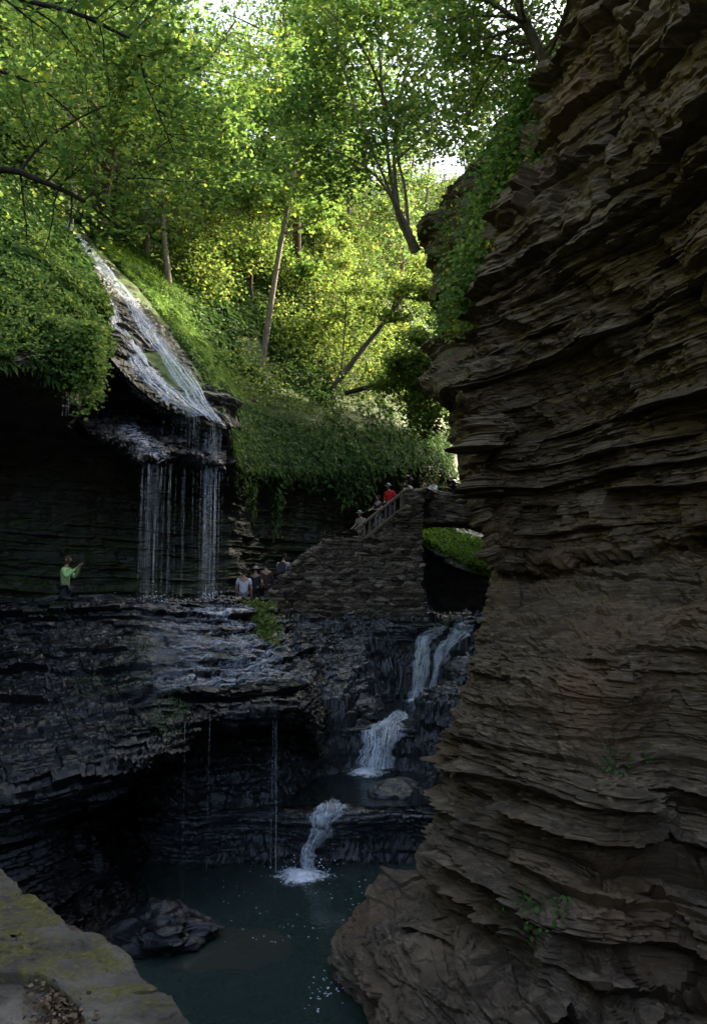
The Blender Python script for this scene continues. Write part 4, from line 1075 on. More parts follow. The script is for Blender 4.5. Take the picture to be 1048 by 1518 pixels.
# flight of steps on the left of the bridge (hidden behind its wall)
s0, s1 = P(425, 893, 29.6), P(604, 760, 33.2)
s0[2] = 4.8; s1[2] = 9.0
V, Fq = [], []; ns = 24; dirv = unit((s1 - s0) * (1, 1, 0)); per = np.array([-dirv[1], dirv[0], 0])
for k in range(ns):
    a = s0 + (s1 - s0) * k / ns; b = s0 + (s1 - s0) * (k + 1) / ns
    zt = s0[2] + (s1[2] - s0[2]) * (k + 1) / ns; b0_ = len(V)
    for q in (a, b):
        for w_ in (-.1, 1.7):
            for z in (zt - 1.2, zt): V.append([*(q + per * w_)[:2], z])
    Fq += [[b0_ + i for i in f] for f in ((0, 1, 3, 2), (4, 6, 7, 5), (0, 4, 5, 1), (2, 3, 7, 6), (1, 5, 7, 3))]
link('stairs', raw_mesh('stairs', V, Fq, 4), M['masonry'], kind='structure')
def stair_at(f, w_=.7):
    q = s0 + (s1 - s0) * f; k = math.floor(f * ns) + 1
    return np.array([*(q + per * w_)[:2], s0[2] + (s1[2] - s0[2]) * min(k, ns) / ns])

# dry stone wall that carries the steps
MW_b = [(392,905,27.8),(420,920,28.2),(460,938,28.6),(520,948,29.2),(575,950,29.7),(622,948,30.2)]
MW_t = [(392,890,27.9),(420,860,28.3),(446,828,28.9),(500,800,29.7),(545,790,30.4),(592,742,31.2)]
MW_t2 = [(392,888,28.0),(425,852,28.4),(452,820,29.0),(490,799,29.7),(545,793,30.4),(622,731,31.4)]
b_, t_ = row(*MW_b), row(*MW_t2)
g = [[off(p, .5, .9, .02) for p in t_]] + [[off(tt * f + bb * (1 - f), 0, .0, 0) for bb, tt in zip(b_, t_)] for f in (1, .75, .5, .25, 0)] + [[off(bb, 0, 0, -1.2) for bb in b_]]
g = np.array(g)
ret = np.stack([g[:, -1] + np.array([.10, .5, 0]), g[:, -1] + np.array([.12, 3.2, 0])], 1)
g = np.concatenate([g, ret], 1)
pw = surf(g, 520, 620)
WALL = bedded(pw, -.75, 171, coarse=(.11, .26), fine=(.06, .12), big=.16, A=(.16, .10, .12), block=.46, flat=.7, und=.05)
ow = grid_obj('stone_wall', WALL, M['masonry'], label='rough dry stone wall carrying the steps up to the arched bridge', cat='wall')

# arched bridge
def arch_z(f): return 8.35 + .42 * math.sin(math.pi * min(max((f - .05) / .95, 0), 1)) ** .8
A0, A1 = P(598, 760, 32.4), P(760, 760, 34.6)
cols_ = []
for f in np.linspace(0, 1, 12):
    q = A0 + (A1 - A0) * f; zb_ = arch_z(f); zt = 9.98
    nrm = np.array([.12, -1, 0])
    fr, bk = q, q + np.array([-.3, 2.6, 0])
    cols_.append([np.array([*bk[:2], zb_]), np.array([*(fr[:2] + (bk - fr)[:2] * .5), zb_ + .02]), np.array([*fr[:2], zb_]), np.array([*fr[:2], zb_ + .35]), np.array([*fr[:2], 9.05]), np.array([*fr[:2], zt]),
                  np.array([*(fr + np.array([-.05, .42, 0]))[:2], zt + .02]), np.array([*(fr + np.array([-.05, .45, 0]))[:2], 9.0]), np.array([*bk[:2], 9.0]), np.array([*bk[:2], zb_])])
pb = surf(np.array(cols_).transpose(1, 0, 2), 420, 330)
ob = grid_obj('stone_bridge', bedded(pb, -.45, 181, coarse=(.10, .24), fine=(.05, .1), big=.05, A=(.10, .08, .08), block=.5, flat=.3, und=.03), M['masonry'], label='low stone arch bridge with a solid parapet crossing the gorge', cat='bridge')

# wooden railing beside the last steps
b0 = P(543, 797, 30.2)
orl = empty('railing', b0, 'sloping wooden railing with pale balusters beside the steps to the bridge', 'railing')
def bar(name, a, b, w_, h_, parent):
    a = np.asarray(a, float); b = np.asarray(b, float); d = unit(b - a); s = unit(np.cross(d, (0, 0, 1))) if abs(d[2]) < .9 else np.array([1.0, 0, 0]); u = np.cross(s, d)
    bm = bmesh.new(); vs = []
    for q in (a, b):
        for i, j in ((-1, -1), (1, -1), (1, 1), (-1, 1)): vs.append(bm.verts.new(Vector(q + s * i * w_ / 2 + u * j * h_ / 2 - np.array(parent.location))))
    for f in ((3, 2, 1, 0), (4, 5, 6, 7), (0, 1, 5, 4), (1, 2, 6, 5), (2, 3, 7, 6), (3, 0, 4, 7)): bm.faces.new([vs[i] for i in f])
    bmesh.ops.bevel(bm, geom=bm.edges[:], offset=min(w_, h_) * .16, segments=1, affect='EDGES')
    me = bpy.data.meshes.new(name); bm.to_mesh(me); bm.free()
    return link(name, me, M['rail'], parent)
M['rail'] = bark_mat('weathered_wood', (.09, .065, .045), (.22, .165, .12))
T0, T1 = P(526, 786, 30.0), P(601, 727, 31.3)
B0, B1 = P(541, 799, 30.15), P(592, 757, 31.1)
bar('top_rail', T0, T1, .12, .10, orl); bar('bottom_rail', B0, B1, .10, .11, orl)
for pxk in (540, 547.5, 555.5, 563.5, 570.5, 577.5, 584.5):
    f = (pxk - 526) / 75; a = T0 + (T1 - T0) * f
    g_ = (pxk - 541) / 51; b = B0 + (B1 - B0) * g_
    bar('baluster', [a[0], a[1], b[2]], a, .075, .075, orl)
pz_ = P(595, 745, 31.15); bar('post', [pz_[0], pz_[1], pz_[2] - .9], pz_ + np.array([0, 0, .45]), .13, .13, orl)

# shelf of rock behind the bridge, seen under the arch
FB = [[(560,740,47),(640,752,47),(700,770,48),(800,800,50)],[(600,775,41),(650,785,41.5),(690,805,42),(760,835,43)],[(628,800,37.2),(660,826,37.6),(700,842,38),(770,860,38.5)],
      [(626,825,37.4),(660,846,37.8),(700,860,38.2),(770,875,38.7)],[(626,870,37.8),(660,880,38.2),(700,890,38.6),(770,900,39)],[(610,925,37.4),(660,922,37.8),(700,922,38.2),(770,930,38.7)],[(600,980,36),(660,980,36.5),(700,980,37),(770,980,38)]]
FARB = bedded(surf(np.array([row(*r) for r in FB]), 260, 240), -.5, 191, block=.8)
grid_obj('far_bank', FARB, M['rock_left'], kind='structure')
c, N = surf_patch(FARB, lambda px, py: (py > 770 + (px - 640) * .5) & (py < 812 + (px - 640) * .52) & (px > 625) & (px < 770), 6000, .35)
link('fern_patch', leaf_mesh('fern_patch', c, .22, T_FROND, axis=np.array([.2, -.3, .8]) + 0 * c, tilt=.45, droop=.3), M['moss'], label='sunlit bright green ferns on the rock shelf seen under the bridge', cat='ferns')
# tuft hanging on the wall below the walkers
g_ = np.array([P(rng.normal(0, 1) * 13 + np.interp(v_, [0, 1], [376, 392]), np.interp(v_, [0, 1], [892, 948]), np.interp(v_, [0, 1], [23.6, 22.9])) for v_ in rng.random(900)])
link('ivy_tuft', leaf_mesh('ivy_tuft', g_ + rng.normal(0, .06, g_.shape), .11, T_LEAF, axis=np.array([0, -.7, .6]) + 0 * g_, tilt=.5, droop=.6), M['leaf_yellow'], label='yellow green ivy tuft hanging on the wall below the man in the white shirt', cat='ivy')
# weeds growing on the bare right cliff
for (pxk, pyk, w_, h_, nn, lab) in ((925, 1130, 40, 28, 320, 'small sprig of weeds on the scree ledge of the right cliff'), (800, 1352, 60, 24, 420, 'low leafy weeds growing along a crack low on the right cliff'),):
    c, N = surf_patch(RIGHT, lambda px, py: (((px - pxk) / w_) ** 2 + ((py - pyk) / h_) ** 2 < 1), nn, .16)
    link('weeds', leaf_mesh('weeds', c, .06, T_LEAF, axis=np.array([-.2, -.4, .8]) + 0 * c, tilt=.5), M['fern'], label=lab, cat='weeds')
# mossy tufts on the wet shelf
c, N = surf_patch(SHELF, lambda px, py: (((px - 205) / 26) ** 2 + ((py - 975) / 42) ** 2 < 1) | (((px - 250) / 30) ** 2 + ((py - 1060) / 45) ** 2 < 1) | (((px - 150) / 45) ** 2 + ((py - 1015) / 25) ** 2 < 1) | (((px - 80) / 50) ** 2 + ((py - 905) / 12) ** 2 < 1), 2600, .08)
link('shelf_moss', leaf_mesh('shelf_moss', c, .07, T_BLADE, axis=np.array([0, -.6, .6]) + 0 * c, tilt=.6, droop=1.5), M['fern'], kind='stuff')

# ---- boulder at the pool's edge and the red slab beside it ---------
def blob(name, c, rx, ry, rz, mat, seed, yaw=0, amp=.25, bed=.0, **kw):
    bm = bmesh.new(); bmesh.ops.create_icosphere(bm, subdivisions=6, radius=1)
    v = np.array([q.co for q in bm.verts]); f = np.array([[q.index for q in fc.verts] for fc in bm.faces]); bm.free()
    v = np.sign(v) * np.abs(v) ** .8
    v = v * (1 + amp * fbm(v[:, 0] * 1.1, v[:, 1] * 1.1, v[:, 2] * 1.1, 3, seed) [:, None])
    v = v * np.array([rx, ry, rz]); z = v[:, 2]
    e, r1 = beds(seed, .03, .12, -3, 3); i = np.searchsorted(e, z + .12 * v[:, 0])
    v[:, :2] *= (1 + .10 * (r1[i] - .5))[:, None]
    v += .03 * np.stack([vnoise(v[:, 0] * 7, v[:, 1] * 7, v[:, 2] * 7, seed + k) for k in range(3)], 1)
    o = link(name, raw_mesh(name, v, f, 3), mat, **kw); o.location = c; o.rotation_euler = (0, 0, yaw)
    return o
M['rock_gloss'] = rock_mat('boulder_wet', [(.004, .004, .005), (.010, .011, .013), (.018, .019, .022), (.035, .037, .042)], rough=(.12, .4), spec=.35)
c0 = PZ(225, 1405, -.05)
blob('boulder', c0 + np.array([0, .25, .1]), 1.0, .70, .42, M['rock_gloss'], 501, yaw=-.45, amp=.32, label='wet black boulder glinting at the left edge of the dark pool', cat='boulder')
t = NT('red_slab'); cl = t.ramp(t.noise(t.pos(), 1.6, 5, .6), [(.3, (.30, .09, .045)), (.7, (.46, .17, .09))])
M['redrock'] = t.done(t.pbr(cl, .55, t.bump(t.noise(t.pos(), 9, 4), .4, .03), .4))
cs = PZ(335, 1400, 0)
blob('sunken_slab', cs + np.array([0, .1, -.128]), 1.15, .8, .10, M['redrock'], 502, yaw=.15, amp=.12, label='reddish brown slab lying just under the water beside the black boulder', cat='rock')
c1 = PZ(610, 1165, 1.1)
for (pxk, pyk, zz_, rx, rz, sd, lab) in ((590, 1185, 1.0, .85, .32, 511, 'flat grey rock at the right side of the middle pool'), (515, 1150, 1.05, .22, .14, 512, 'small dark rock in the foam below the middle cascade'), (575, 1142, 1.05, .35, .22, 513, 'dark wet rock at the right foot of the middle cascade'),
      (694, 1000, 3.4, .6, .5, 515, 'ledged dark rock on the right bank of the upper cascade'), (655, 1065, 2.3, .8, .6, 516, 'layered dark rock at the right of the upper pool')):
    q = PZ(pxk, pyk, zz_)
    blob('boulder', q + np.array([0, .2, 0]), rx, rx * .8, rz, M['rock_bed'], sd, yaw=sd * 1.3, label=lab, cat='boulder')

# ---- parapet of the overlook, bottom left ---------------------------
ZP = EYE - .92
M['cope'] = None
def cope_mat(name, moss):
    t = NT(name)
    c = t.ramp(t.noise(t.pos((1, 1, 1)), 5, 6, .65, .3), [(.3, (.05, .041, .03)), (.5, (.10, .084, .062)), (.72, (.19, .16, .12))])
    c = t.mix(.5, c, t.ramp(t.noise(t.pos(), 45, 5, .7), [(.3, (.4, .38, .34)), (.7, (1, 1, 1))]), 'MULTIPLY')
    f = t.ramp(t.math('ADD', t.noise(t.pos((1, 1.6, 1)), 5.0, 7, .72, .6), t.math('MULTIPLY', t.noise(t.pos(), 30, 5, .7), .35)), [(.80 - moss * .3, 0), (.90 - moss * .3, .9)])
    mc = t.ramp(t.noise(t.pos(), 60, 4, .7), [(.3, (.045, .04, .008)), (.55, (.10, .085, .022)), (.75, (.19, .16, .055))])
    c = t.mix(f, c, mc)
    h = t.math('ADD', t.noise(t.pos(), 30, 6, .7), t.math('MULTIPLY', t.noise(t.pos(), 110, 3), .5))
    return t.done(t.pbr(c, .9, t.bump(h, .7, .012), .2))
M['cope_moss'] = cope_mat('coping_mossy', .52); M['cope_bare'] = cope_mat('coping_bare', .28); M['flag'] = cope_mat('path_slab', .0)
opar = empty('parapet', PZ(60, 1480, ZP - .4), 'low stone parapet capped with mossy slabs in the near left corner', 'parapet')
def slab(name, out, zt, th, mat, seed, parent, label=None, rough=.010):
    p = np.array([PZ(a, b, zt) for a, b in out]); m = len(p)
    q = resample(np.concatenate([p, p[:1]]), 160, 0)[:-1]
    r = np.random.default_rng(seed)
    cen = q.mean(0); n = len(q); rr = np.concatenate([np.linspace(.03, .9, 44), np.linspace(.92, 1.0, 8)])
    jag = 1 + .022 * (cell(np.arange(n) * .22, np.zeros(n), np.zeros(n), seed) - .5) + .018 * vnoise(np.arange(n) * .35, np.zeros(n), np.zeros(n) + seed, 5) + .012 * vnoise(np.arange(n) * 1.1, np.zeros(n), np.zeros(n), seed)
    rows = []
    for f in rr:
        c = cen + (q - cen) * (f * (1 + (jag - 1) * f))[:, None]
        edge = max(0, (f - .95) / .05)
        c[:, 2] = zt + rough * .45 * fbm(c[:, 0] * 6, c[:, 1] * 6, c[:, 2] * 0, 5, seed) + .0045 * np.round(1.6 * fbm(c[:, 0] * 3.2, c[:, 1] * 5, c[:, 2] * 0, 5, seed + 40, .6)) + rough * .2 * vnoise(c[:, 0] * 60, c[:, 1] * 60, 0 * c[:, 0], seed) - .006 * edge ** 2
        rows.append(c)
    last = rows[-1]
    for k, dz in enumerate((.02, .05, .08, .11, th)):
        c = last.copy(); c[:, 2] -= dz
        c[:, :2] = cen[:2] + (c[:, :2] - cen[:2]) * (1 + .016 * vnoise(np.arange(n) * .3, np.full(n, k * 1.7), np.zeros(n), seed + 3))[:, None]
        rows.append(c)
    g = np.array(rows); g = np.concatenate([g, g[:, :1]], 1)
    return grid_obj(name, g, mat, parent, label=label)
slab('coping_stone', [(-120,1262),(-30,1268),(0,1289),(24,1308),(32,1322),(20,1330),(-60,1336),(-120,1330)], ZP + .015, .16, M['cope_bare'], 1, opar)
slab('coping_stone', [(-140,1336),(-40,1334),(28,1325),(58,1330),(84,1348),(100,1370),(112,1382),(142,1381),(166,1394),(190,1412),(202,1438),(230,1460),(226,1466),(180,1470),(120,1482),(96,1470),(72,1452),(30,1440),(-60,1436),(-140,1430)], ZP, .16, M['cope_moss'], 2, opar, 'moss covered coping slab')
slab('coping_stone', [(113,1483),(150,1474),(228,1466),(252,1474),(262,1488),(284,1515),(310,1570),(330,1640),(200,1650),(150,1560),(124,1510)], ZP - .01, .15, M['cope_bare'], 3, opar, 'grey coping slab with moss patches')
slab('coping_stone', [(-430,1206),(-300,1232),(-126,1260),(-124,1330),(-300,1336),(-430,1332)], ZP + .005, .16, M['cope_bare'], 5, opar)
slab('coping_stone', [(-430,1338),(-148,1338),(-146,1430),(-166,1438),(-166,1580),(-430,1580)], ZP - .004, .16, M['cope_moss'], 6, opar)
slab('paving_slab', [(-160,1440),(-40,1442),(36,1440),(66,1452),(80,1480),(74,1515),(30,1560),(-60,1580),(-160,1580)], ZP - .03, .1, M['flag'], 4, opar, 'smooth grey slab')
# rubble core of the parapet under the slabs, with leaf litter between them
out = [(-430,1212),(-160,1262),(0,1296),(30,1330),(85,1358),(140,1392),(190,1420),(222,1468),(255,1484),(285,1530),(320,1640),(-430,1640)]
q = np.array([PZ(a, b, ZP - .05) for a, b in out]); q = resample(np.concatenate([q, q[:1]]), 200, 0)[:-1]; cen = q.mean(0)
g = [cen + (q - cen) * f for f in np.linspace(.02, .97, 50)]
for c in g: c[:, 2] = ZP - .045 + .02 * fbm(c[:, 0] * 9, c[:, 1] * 9, 0 * c[:, 0], 4, 7)
for dz in np.linspace(.05, 1.3, 30): c = g[49].copy(); c[:, 2] -= dz; g.append(c + .02 * np.stack([vnoise(c[:, 0] * 9, c[:, 1] * 9, c[:, 2] * 14, 5), vnoise(c[:, 0] * 9, c[:, 1] * 9, c[:, 2] * 14, 6), 0 * c[:, 0]], 1))
g = np.array(g); g = np.concatenate([g, g[:, :1]], 1)
t = NT('litter'); cl = t.ramp(t.noise(t.pos(), 38, 6, .75), [(.32, (.04, .028, .016)), (.5, (.11, .08, .05)), (.68, (.20, .15, .10))])
M['litter'] = t.done(t.pbr(cl, .95, t.bump(t.noise(t.pos(), 50, 5, .7), .9, .02), .1))
grid_obj('rubble_core', g, M['litter'], opar)
# dead leaves and grit lying between the slabs
r = np.random.default_rng(3)
lit = np.array([PZ(r.normal(95, 22), r.uniform(1455, 1560), ZP - .02 + r.uniform(0, .015)) for _ in range(900)])
t = NT('dead_leaf'); ri = t.n('ShaderNodeNewGeometry').outputs['Random Per Island']
M['dead'] = t.done(t.pbr(t.ramp(ri, [(.2, (.03, .02, .012)), (.6, (.09, .055, .03)), (.92, (.17, .12, .07))]), .9, None, .1))
link('leaf_litter', leaf_mesh('leaf_litter', lit, .012, T_LEAF, tilt=.35, r=r), M['dead'], kind='stuff')
# ================================================================== PEOPLE
def cloth(name, c, rough=.85):
    t = NT(name)
    n = t.noise(t.pos(coord='obj'), 9, 4)
    cc = t.mix(1.0, (*c,), t.ramp(n, [(.3, (.72, .72, .72)), (.7, (1, 1, 1))]), 'MULTIPLY')
    return t.done(t.pbr(cc, rough, t.bump(n, .4, .02), .2))
SKIN = cloth('skin', (.42, .25, .17), .6); SKIND = cloth('skin_dark', (.16, .085, .05), .6)
HAIRD = cloth('hair_dark', (.02, .015, .012)); HAIRB = cloth('hair_brown', (.09, .045, .025))

def skin_mesh(name, verts, rads, edges, root=0, sub=1):
    me = bpy.data.meshes.new(name); me.from_pydata([tuple(v) for v in verts], edges, [])
    ob = bpy.data.objects.new(name, me); COL.objects.link(ob)
    md = ob.modifiers.new('skin', 'SKIN'); md.use_smooth_shade = True; md.branch_smoothing = .4
    for i, sv_ in enumerate(me.skin_vertices[0].data):
        rr = rads[i]; sv_.radius = rr if hasattr(rr, '__len__') else (rr, rr); sv_.use_root = (i == root)
    sb = ob.modifiers.new('sub', 'SUBSURF'); sb.levels = sub; sb.render_levels = sub
    dg = bpy.context.evaluated_depsgraph_get(); dg.update()
    out = bpy.data.meshes.new_from_object(ob.evaluated_get(dg))
    out.name = name
    bpy.data.objects.remove(ob); bpy.data.meshes.remove(me)
    return out

def person(label, foot, yaw, h, shirt, trousers, arms=None, hair=HAIRD, hat=None, sleeves='short', lean=0.0, skin=SKIN, group=None, long_hair=False, female=False):
    o = empty('person', foot, label, 'person', group); o.rotation_euler = (0, 0, yaw)
    s = h / 1.75; L_ = math.radians(lean)
    def up(p):                                   # the trunk leans forward about the hips
        x, y, z = p; dz = z - .95
        if dz > 0: y, z = y * math.cos(L_) + dz * math.sin(L_), .95 + dz * math.cos(L_) - y * math.sin(L_)
        return np.array([x, y, z]) * s
    sh = .165 if female else .185
    arms = arms or (((.25, -.02, 1.13), (.26, .08, .88)), ((-.25, -.02, 1.13), (-.26, .08, .88)))
    V = [up((0, 0, .95)), up((0, -.01, 1.12)), up((0, -.01, 1.32)), up((0, 0, 1.46)), up((0, .02, 1.56))]
    R = [(.15, .11), (.135 if female else .15, .10), (.165, .115), (.06, .06), (.055, .055)]
    E = [(0, 1), (1, 2), (2, 3), (3, 4)]
    def add(p, r, par): V.append(np.asarray(p, float)); R.append((r, r) if not hasattr(r, '__len__') else r); E.append((par, len(V) - 1)); return len(V) - 1
    for sg, (el, wr) in zip((1, -1), arms):
        a = add(up((sg * sh, 0, 1.415)), .062, 2); b = add(up(el), .044, a); c = add(up(wr), .030, b)
        w3, e3 = np.array(up(wr)), np.array(up(el)); d = unit(w3 - e3)
        side = unit(np.cross(d, (0, 1, .2))); nrm = np.cross(side, d)
        pm = add(w3 + d * .07 * s, (.034, .020), c)
        for k, (off_, ln) in enumerate(((-.03, .062), (-.010, .075), (.010, .070), (.028, .055))):
            f1 = add(w3 + (d * (.10 + ln * .45) + side * off_ + nrm * .012) * s, .009, pm)
            add(w3 + (d * (.10 + ln) + side * off_ * 1.1 + nrm * .035) * s, .0075, f1)
        t1 = add(w3 + (d * .06 + side * .045 + nrm * .01) * s, .011, c); add(w3 + (d * .095 + side * .058 + nrm * .025) * s, .009, t1)
    for sg in (1, -1):
        a = add(np.array([sg * .095, 0, .90]) * s, .085, 0); b = add(np.array([sg * .105, .02, .50]) * s, .058, a); c = add(np.array([sg * .11, -.02, .09]) * s, .040, b)
        add(np.array([sg * .125, .14, .035]) * s, (.042, .03), c)
    R = [(a * s, b * s) for a, b in R]
    me = skin_mesh('body', V, R, E, 0, 1)
    # head with brow, nose, chin and ears, joined into the same body mesh
    hc = up((0, .035, 1.655)); bm = bmesh.new(); bm.from_mesh(me)
    res = bmesh.ops.create_icosphere(bm, subdivisions=4, radius=1)
    for v in res['verts']:
        x, y, z = v.co
        k = 1 - .22 * max(0, -z) ** 1.5
        px_, py_, pz2 = x * .076 * k, y * .096 * (1 - .06 * (z < -.2)), z * .118
        if y > .5:
            py_ += .026 * math.exp(-((x / .16) ** 2 + ((z + .12) / .22) ** 2)) + .008 * math.exp(-((z - .28) / .12) ** 2) - .012 * math.exp(-(((abs(x) - .38) / .2) ** 2 + ((z - .06) / .14) ** 2))
            py_ += .006 * math.exp(-((x / .3) ** 2 + ((z + .48) / .10) ** 2)) + .010 * math.exp(-((x / .3) ** 2 + ((z + .85) / .2) ** 2))
        if abs(x) > .93: px_ += math.copysign(.016 * math.exp(-((y / .22) ** 2 + ((z + .05) / .3) ** 2)), x)
        v.co = Vector(hc) + Vector((px_, py_, pz2)) * s
    for f in bm.faces: f.smooth = True
    bm.to_mesh(me); bm.free()
    link('body', me, skin, o)
    # shirt
    V2, R2, E2 = [up((0, 0, .86 if lean < 5 else .93)), up((0, -.01, 1.10)), up((0, -.01, 1.32)), up((0, 0, 1.44))], [(.175, .13), (.165, .12), (.185, .13), (.085, .075)], [(0, 1), (1, 2), (2, 3)]
    for sg, (el, wr) in zip((1, -1), arms):
        a = up((sg * (sh + .005), 0, 1.41)); e = up(el); w_ = up(wr)
        V2.append(a); R2.append((.078, .078)); E2.append((2, len(V2) - 1)); i = len(V2) - 1
        q = e if sleeves == 'long' else a + (e - a) * .72
        V2.append(q); R2.append((.062, .062)); E2.append((i, i + 1))
        if sleeves == 'long': V2.append(e + (w_ - e) * .9); R2.append((.045, .045)); E2.append((i + 1, i + 2))
    link('shirt', skin_mesh('shirt', V2, [(a * s, b * s) for a, b in R2], E2, 0, 1), shirt, o)
    V3, R3, E3 = [np.array([0, 0, .97]) * s], [(.17, .13)], []
    for sg in (1, -1):
        i = len(V3)
        V3 += [np.array([sg * .098, 0, .88]) * s, np.array([sg * .108, .02, .50]) * s, np.array([sg * .112, -.015, .10]) * s]
        R3 += [(.105, .105), (.078, .078), (.062, .062)]; E3 += [(0, i), (i, i + 1), (i + 1, i + 2)]
    link('trousers', skin_mesh('trousers', V3, [(a * s, b * s) for a, b in R3], E3, 0, 1), trousers, o)
    # hair cap / hat
    def cap(name, mat, grow_, zmin, extra=None):
        bm = bmesh.new(); bmesh.ops.create_icosphere(bm, subdivisions=4, radius=1)
        bmesh.ops.delete(bm, geom=[v for v in bm.verts if v.co.z < zmin + .55 * max(0, v.co.y)], context='VERTS')
        for v in bm.verts:
            x, y, z = v.co; v.co = Vector(hc) + Vector((x * .080, y * .100 - .004, z * .122)) * s * grow_ * (1 + .02 * math.sin(x * 40) * math.sin(z * 30))
        if extra: extra(bm)
        for f in bm.faces: f.smooth = True
        m_ = bpy.data.meshes.new(name); bm.to_mesh(m_); bm.free()
        so = bpy.data.meshes
        ob = link(name, m_, mat, o); sd = ob.modifiers.new('thick', 'SOLIDIFY'); sd.thickness = .008
        return ob
    cap('hair', hair, 1.03, -.95 if long_hair else -.35)
    if hat:
        def brim(bm):
            n = 40; vs = []
            for rr_, dz in ((.078, .035), (.150, .018)):
                vs.append([bm.verts.new(Vector(hc) + Vector((math.cos(a) * rr_, math.sin(a) * rr_ * 1.15 + (.02 if rr_ > .1 else 0), dz)) * s) for a in np.linspace(0, 2 * math.pi, n, endpoint=False)])
            for i in range(n): bm.faces.new((vs[0][i], vs[0][(i + 1) % n], vs[1][(i + 1) % n], vs[1][i]))
        cap('hat', hat, 1.10, .25, brim)
    return o

def ground_pt(px, py, d, h): 
    q = P(px, py, d); q[2] -= h - (.16 if py > 800 else 0); return q
PATHZ = 4.78
RAISE = (((.24, .14, 1.17), (.10, .36, 1.44)), ((-.24, .14, 1.17), (-.08, .36, 1.46)))
RAIL = (((.24, .10, 1.18), (.20, .36, 1.10)), ((-.24, .10, 1.18), (-.18, .36, 1.10)))
POCK = (((.30, -.06, 1.16), (.20, .10, 1.02)), ((-.30, -.06, 1.16), (-.20, .10, 1.02)))
C = cloth
q = ground_pt(99, 834, 21.2, 1.68)
person('person in a light green sweater with both arms raised taking a picture beside the falls', q, -math.pi / 2 - .15, 1.68, C('sweater_green', (.36, .58, .22)), C('jeans_dark', (.03, .035, .05)), RAISE, HAIRB, sleeves='long', long_hair=True, female=True)
ph = bpy.data.meshes.new('phone'); bm = bmesh.new(); bmesh.ops.create_cube(bm, size=1, matrix=Matrix.Diagonal((.012, .15, .075, 1))); bmesh.ops.bevel(bm, geom=bm.edges[:], offset=.004, segments=2, affect='EDGES'); bm.to_mesh(ph); bm.free()
po = link('phone', ph, C('phone_black', (.01, .01, .01), .3), label='dark phone held up by the person in the green sweater', cat='phone'); po.location = q + np.array([.44, .0, 1.42]); po.rotation_euler = (0, 0, -.15)
q = ground_pt(362, 851, 27.0, 1.74)
person('person in a white short sleeved shirt seen from behind, right of the falls', q, .05, 1.74, C('tee_white', (.72, .72, .78)), C('shorts_grey', (.12, .12, .14)), None, HAIRD)
person('smaller person in dark clothes and a pale cap beside the white shirted person', ground_pt(379, 845, 27.8, 1.66), -.3, 1.62, C('dark_top', (.035, .035, .04)), C('dark_trousers', (.02, .02, .025)), POCK, HAIRD, hat=C('cap_pale', (.42, .38, .33)))
person('person in a dark brown jacket standing between the pale cap and the grey shirt', ground_pt(394, 840, 28.2, 1.78), .4, 1.78, C('jacket_brown', (.07, .042, .03)), C('black_trousers', (.02, .018, .018)), None, HAIRD, sleeves='long')
q = ground_pt(419, 827, 28.6, 1.74)
person('person in a pale grey shirt with a backpack at the foot of the steps', q, -.25, 1.74, C('shirt_grey', (.40, .38, .37)), C('brown_trousers', (.10, .08, .065)), RAIL, HAIRD, lean=10)
bmb = bmesh.new(); bmesh.ops.create_cube(bmb, size=1, matrix=Matrix.Diagonal((.30, .17, .42, 1))); bmesh.ops.bevel(bmb, geom=bmb.edges[:], offset=.06, segments=4, affect='EDGES')
bmesh.ops.create_cube(bmb, size=1, matrix=Matrix.Translation((0, -.10, -.08)) @ Matrix.Diagonal((.22, .08, .20, 1)))
bk = bpy.data.meshes.new('backpack'); bmb.to_mesh(bk); bmb.free()
bo = link('backpack', bk, C('pack_dark', (.06, .055, .06)), label='dark backpack on the back of the person in the pale grey shirt', cat='backpack'); bo.location = q + np.array([-.02, -.05, 1.22]); bo.rotation_euler = (-.17, 0, -.25)
for f_, px_, lab, sh_, tr_, kw in (
    (.62, 537, 'person in beige with a pale hat at the low end of the railing', C('beige', (.34, .29, .23)), C('khaki', (.22, .18, .13)), dict(hat=C('hat_pale', (.60, .58, .54)), lean=12, arms=RAIL)),
    (.78, 561, 'person in a dark sleeveless top halfway up the railed steps below the red shirt', C('top_black', (.03, .03, .035)), C('grey_trousers', (.25, .25, .27)), dict(arms=RAIL)),
    (.88, 578, 'person in a bright red shirt and white cap at the top of the railed steps', C('shirt_red', (.62, .03, .025)), C('navy', (.03, .035, .06)), dict(hat=C('cap_white', (.75, .74, .72)), sleeves='long', arms=POCK, lean=6))):
    q = stair_at(f_, .55); pt = P(px_, 760, q[1]); q[0] = pt[0]
    person(lab, q, math.pi * .78, 1.70, sh_, tr_, **kw)
q = ground_pt(642, 713, 34.0, 1.62); q[2] = 9.0
person('person in a white shirt standing in the middle of the bridge behind its parapet', q, math.pi * .75, 1.66, C('shirt_white', (.80, .80, .84)), C('trousers_dark', (.04, .04, .05)), RAISE, HAIRD, sleeves='long')
q = P(614, 720, 33.6); q[2] = 9.0
person('person in white leaning over the parapet at the left end of the bridge', q, math.pi * .6, 1.62, C('blouse_white', (.62, .61, .62)), C('trousers_brown', (.07, .055, .045)), RAIL, HAIRD, lean=32, sleeves='long')
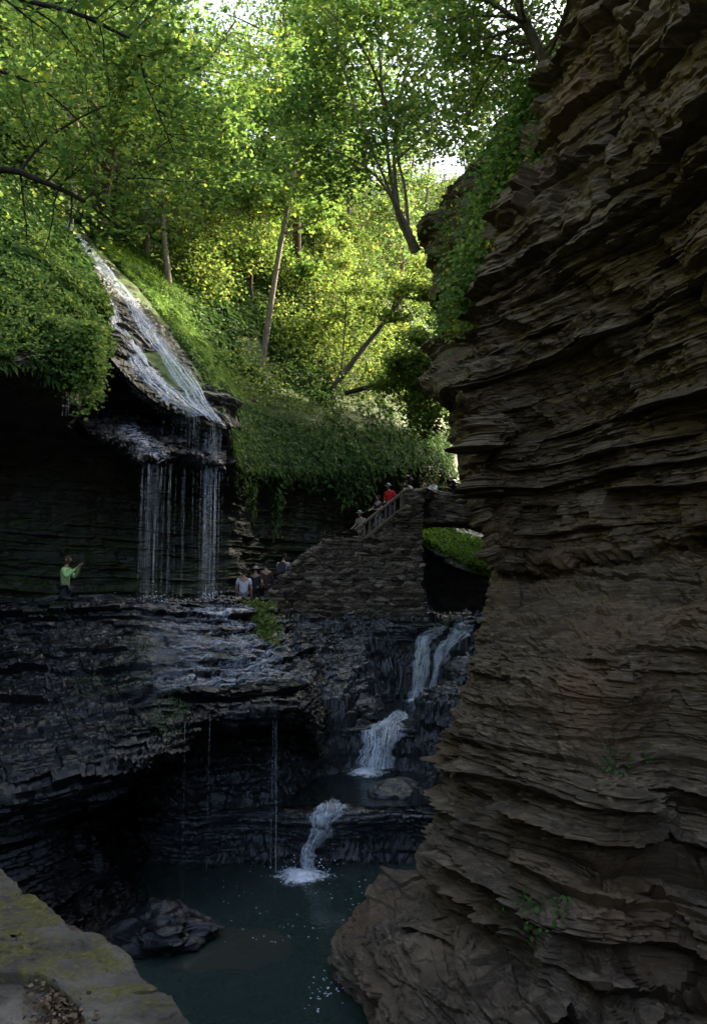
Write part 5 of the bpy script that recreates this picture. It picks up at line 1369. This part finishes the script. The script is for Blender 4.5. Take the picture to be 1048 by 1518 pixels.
q = P(682, 720, 34.6); q[2] = 9.0
person('person in pale blue at the right end of the bridge against the dark cliff', q, math.pi * .9, 1.50, C('shirt_blue', (.30, .36, .45)), C('trousers_navy', (.03, .03, .05)), None, HAIRD)
# ================================================================== CAMERA, LIGHT, WORLD
cam = bpy.data.cameras.new('camera'); co = bpy.data.objects.new('camera', cam); COL.objects.link(co)
co.location = (0, 0, EYE); co.rotation_euler = (math.pi / 2 + PITCH, 0, 0)
cam.sensor_fit = 'VERTICAL'; cam.sensor_height = 24.0; cam.lens = 24.0 * F / H0
cam.clip_start = .05; cam.clip_end = 2000
scn.camera = co
SUN_EL, SUN_AZ = math.radians(29), math.radians(58)     # azimuth clockwise from straight ahead (+Y)
sv = Vector((math.sin(SUN_AZ) * math.cos(SUN_EL), math.cos(SUN_AZ) * math.cos(SUN_EL), math.sin(SUN_EL)))
sl = bpy.data.lights.new('sun', 'SUN'); so = bpy.data.objects.new('sun', sl); COL.objects.link(so)
sl.energy = 3.0; sl.angle = math.radians(.5); sl.color = (1, .90, .72)
so.location = (20, 40, 60); so.rotation_euler = sv.to_track_quat('Z', 'Y').to_euler()
w = bpy.data.worlds.new('World'); scn.world = w; w.use_nodes = True
nt = w.node_tree; bg = nt.nodes['Background']
sk = nt.nodes.new('ShaderNodeTexSky'); sk.sky_type = 'NISHITA'; sk.sun_disc = False
sk.air_density = .8; sk.dust_density = 5.0; sk.ozone_density = .5
sk.sun_elevation = SUN_EL; sk.sun_rotation = SUN_AZ
nt.links.new(sk.outputs[0], bg.inputs[0]); bg.inputs[1].default_value = .15
scn.view_settings.view_transform = 'Standard'; scn.view_settings.look = 'None'
scn.view_settings.exposure = EXPOSURE; scn.view_settings.gamma = 1
cy = scn.cycles
cy.use_denoising = True
try: cy.denoiser = 'OPENIMAGEDENOISE'
except Exception: pass
cy.max_bounces = 8; cy.diffuse_bounces = 4; cy.glossy_bounces = 3; cy.transmission_bounces = 4; cy.transparent_max_bounces = 24
cy.sample_clamp_indirect = 6.0
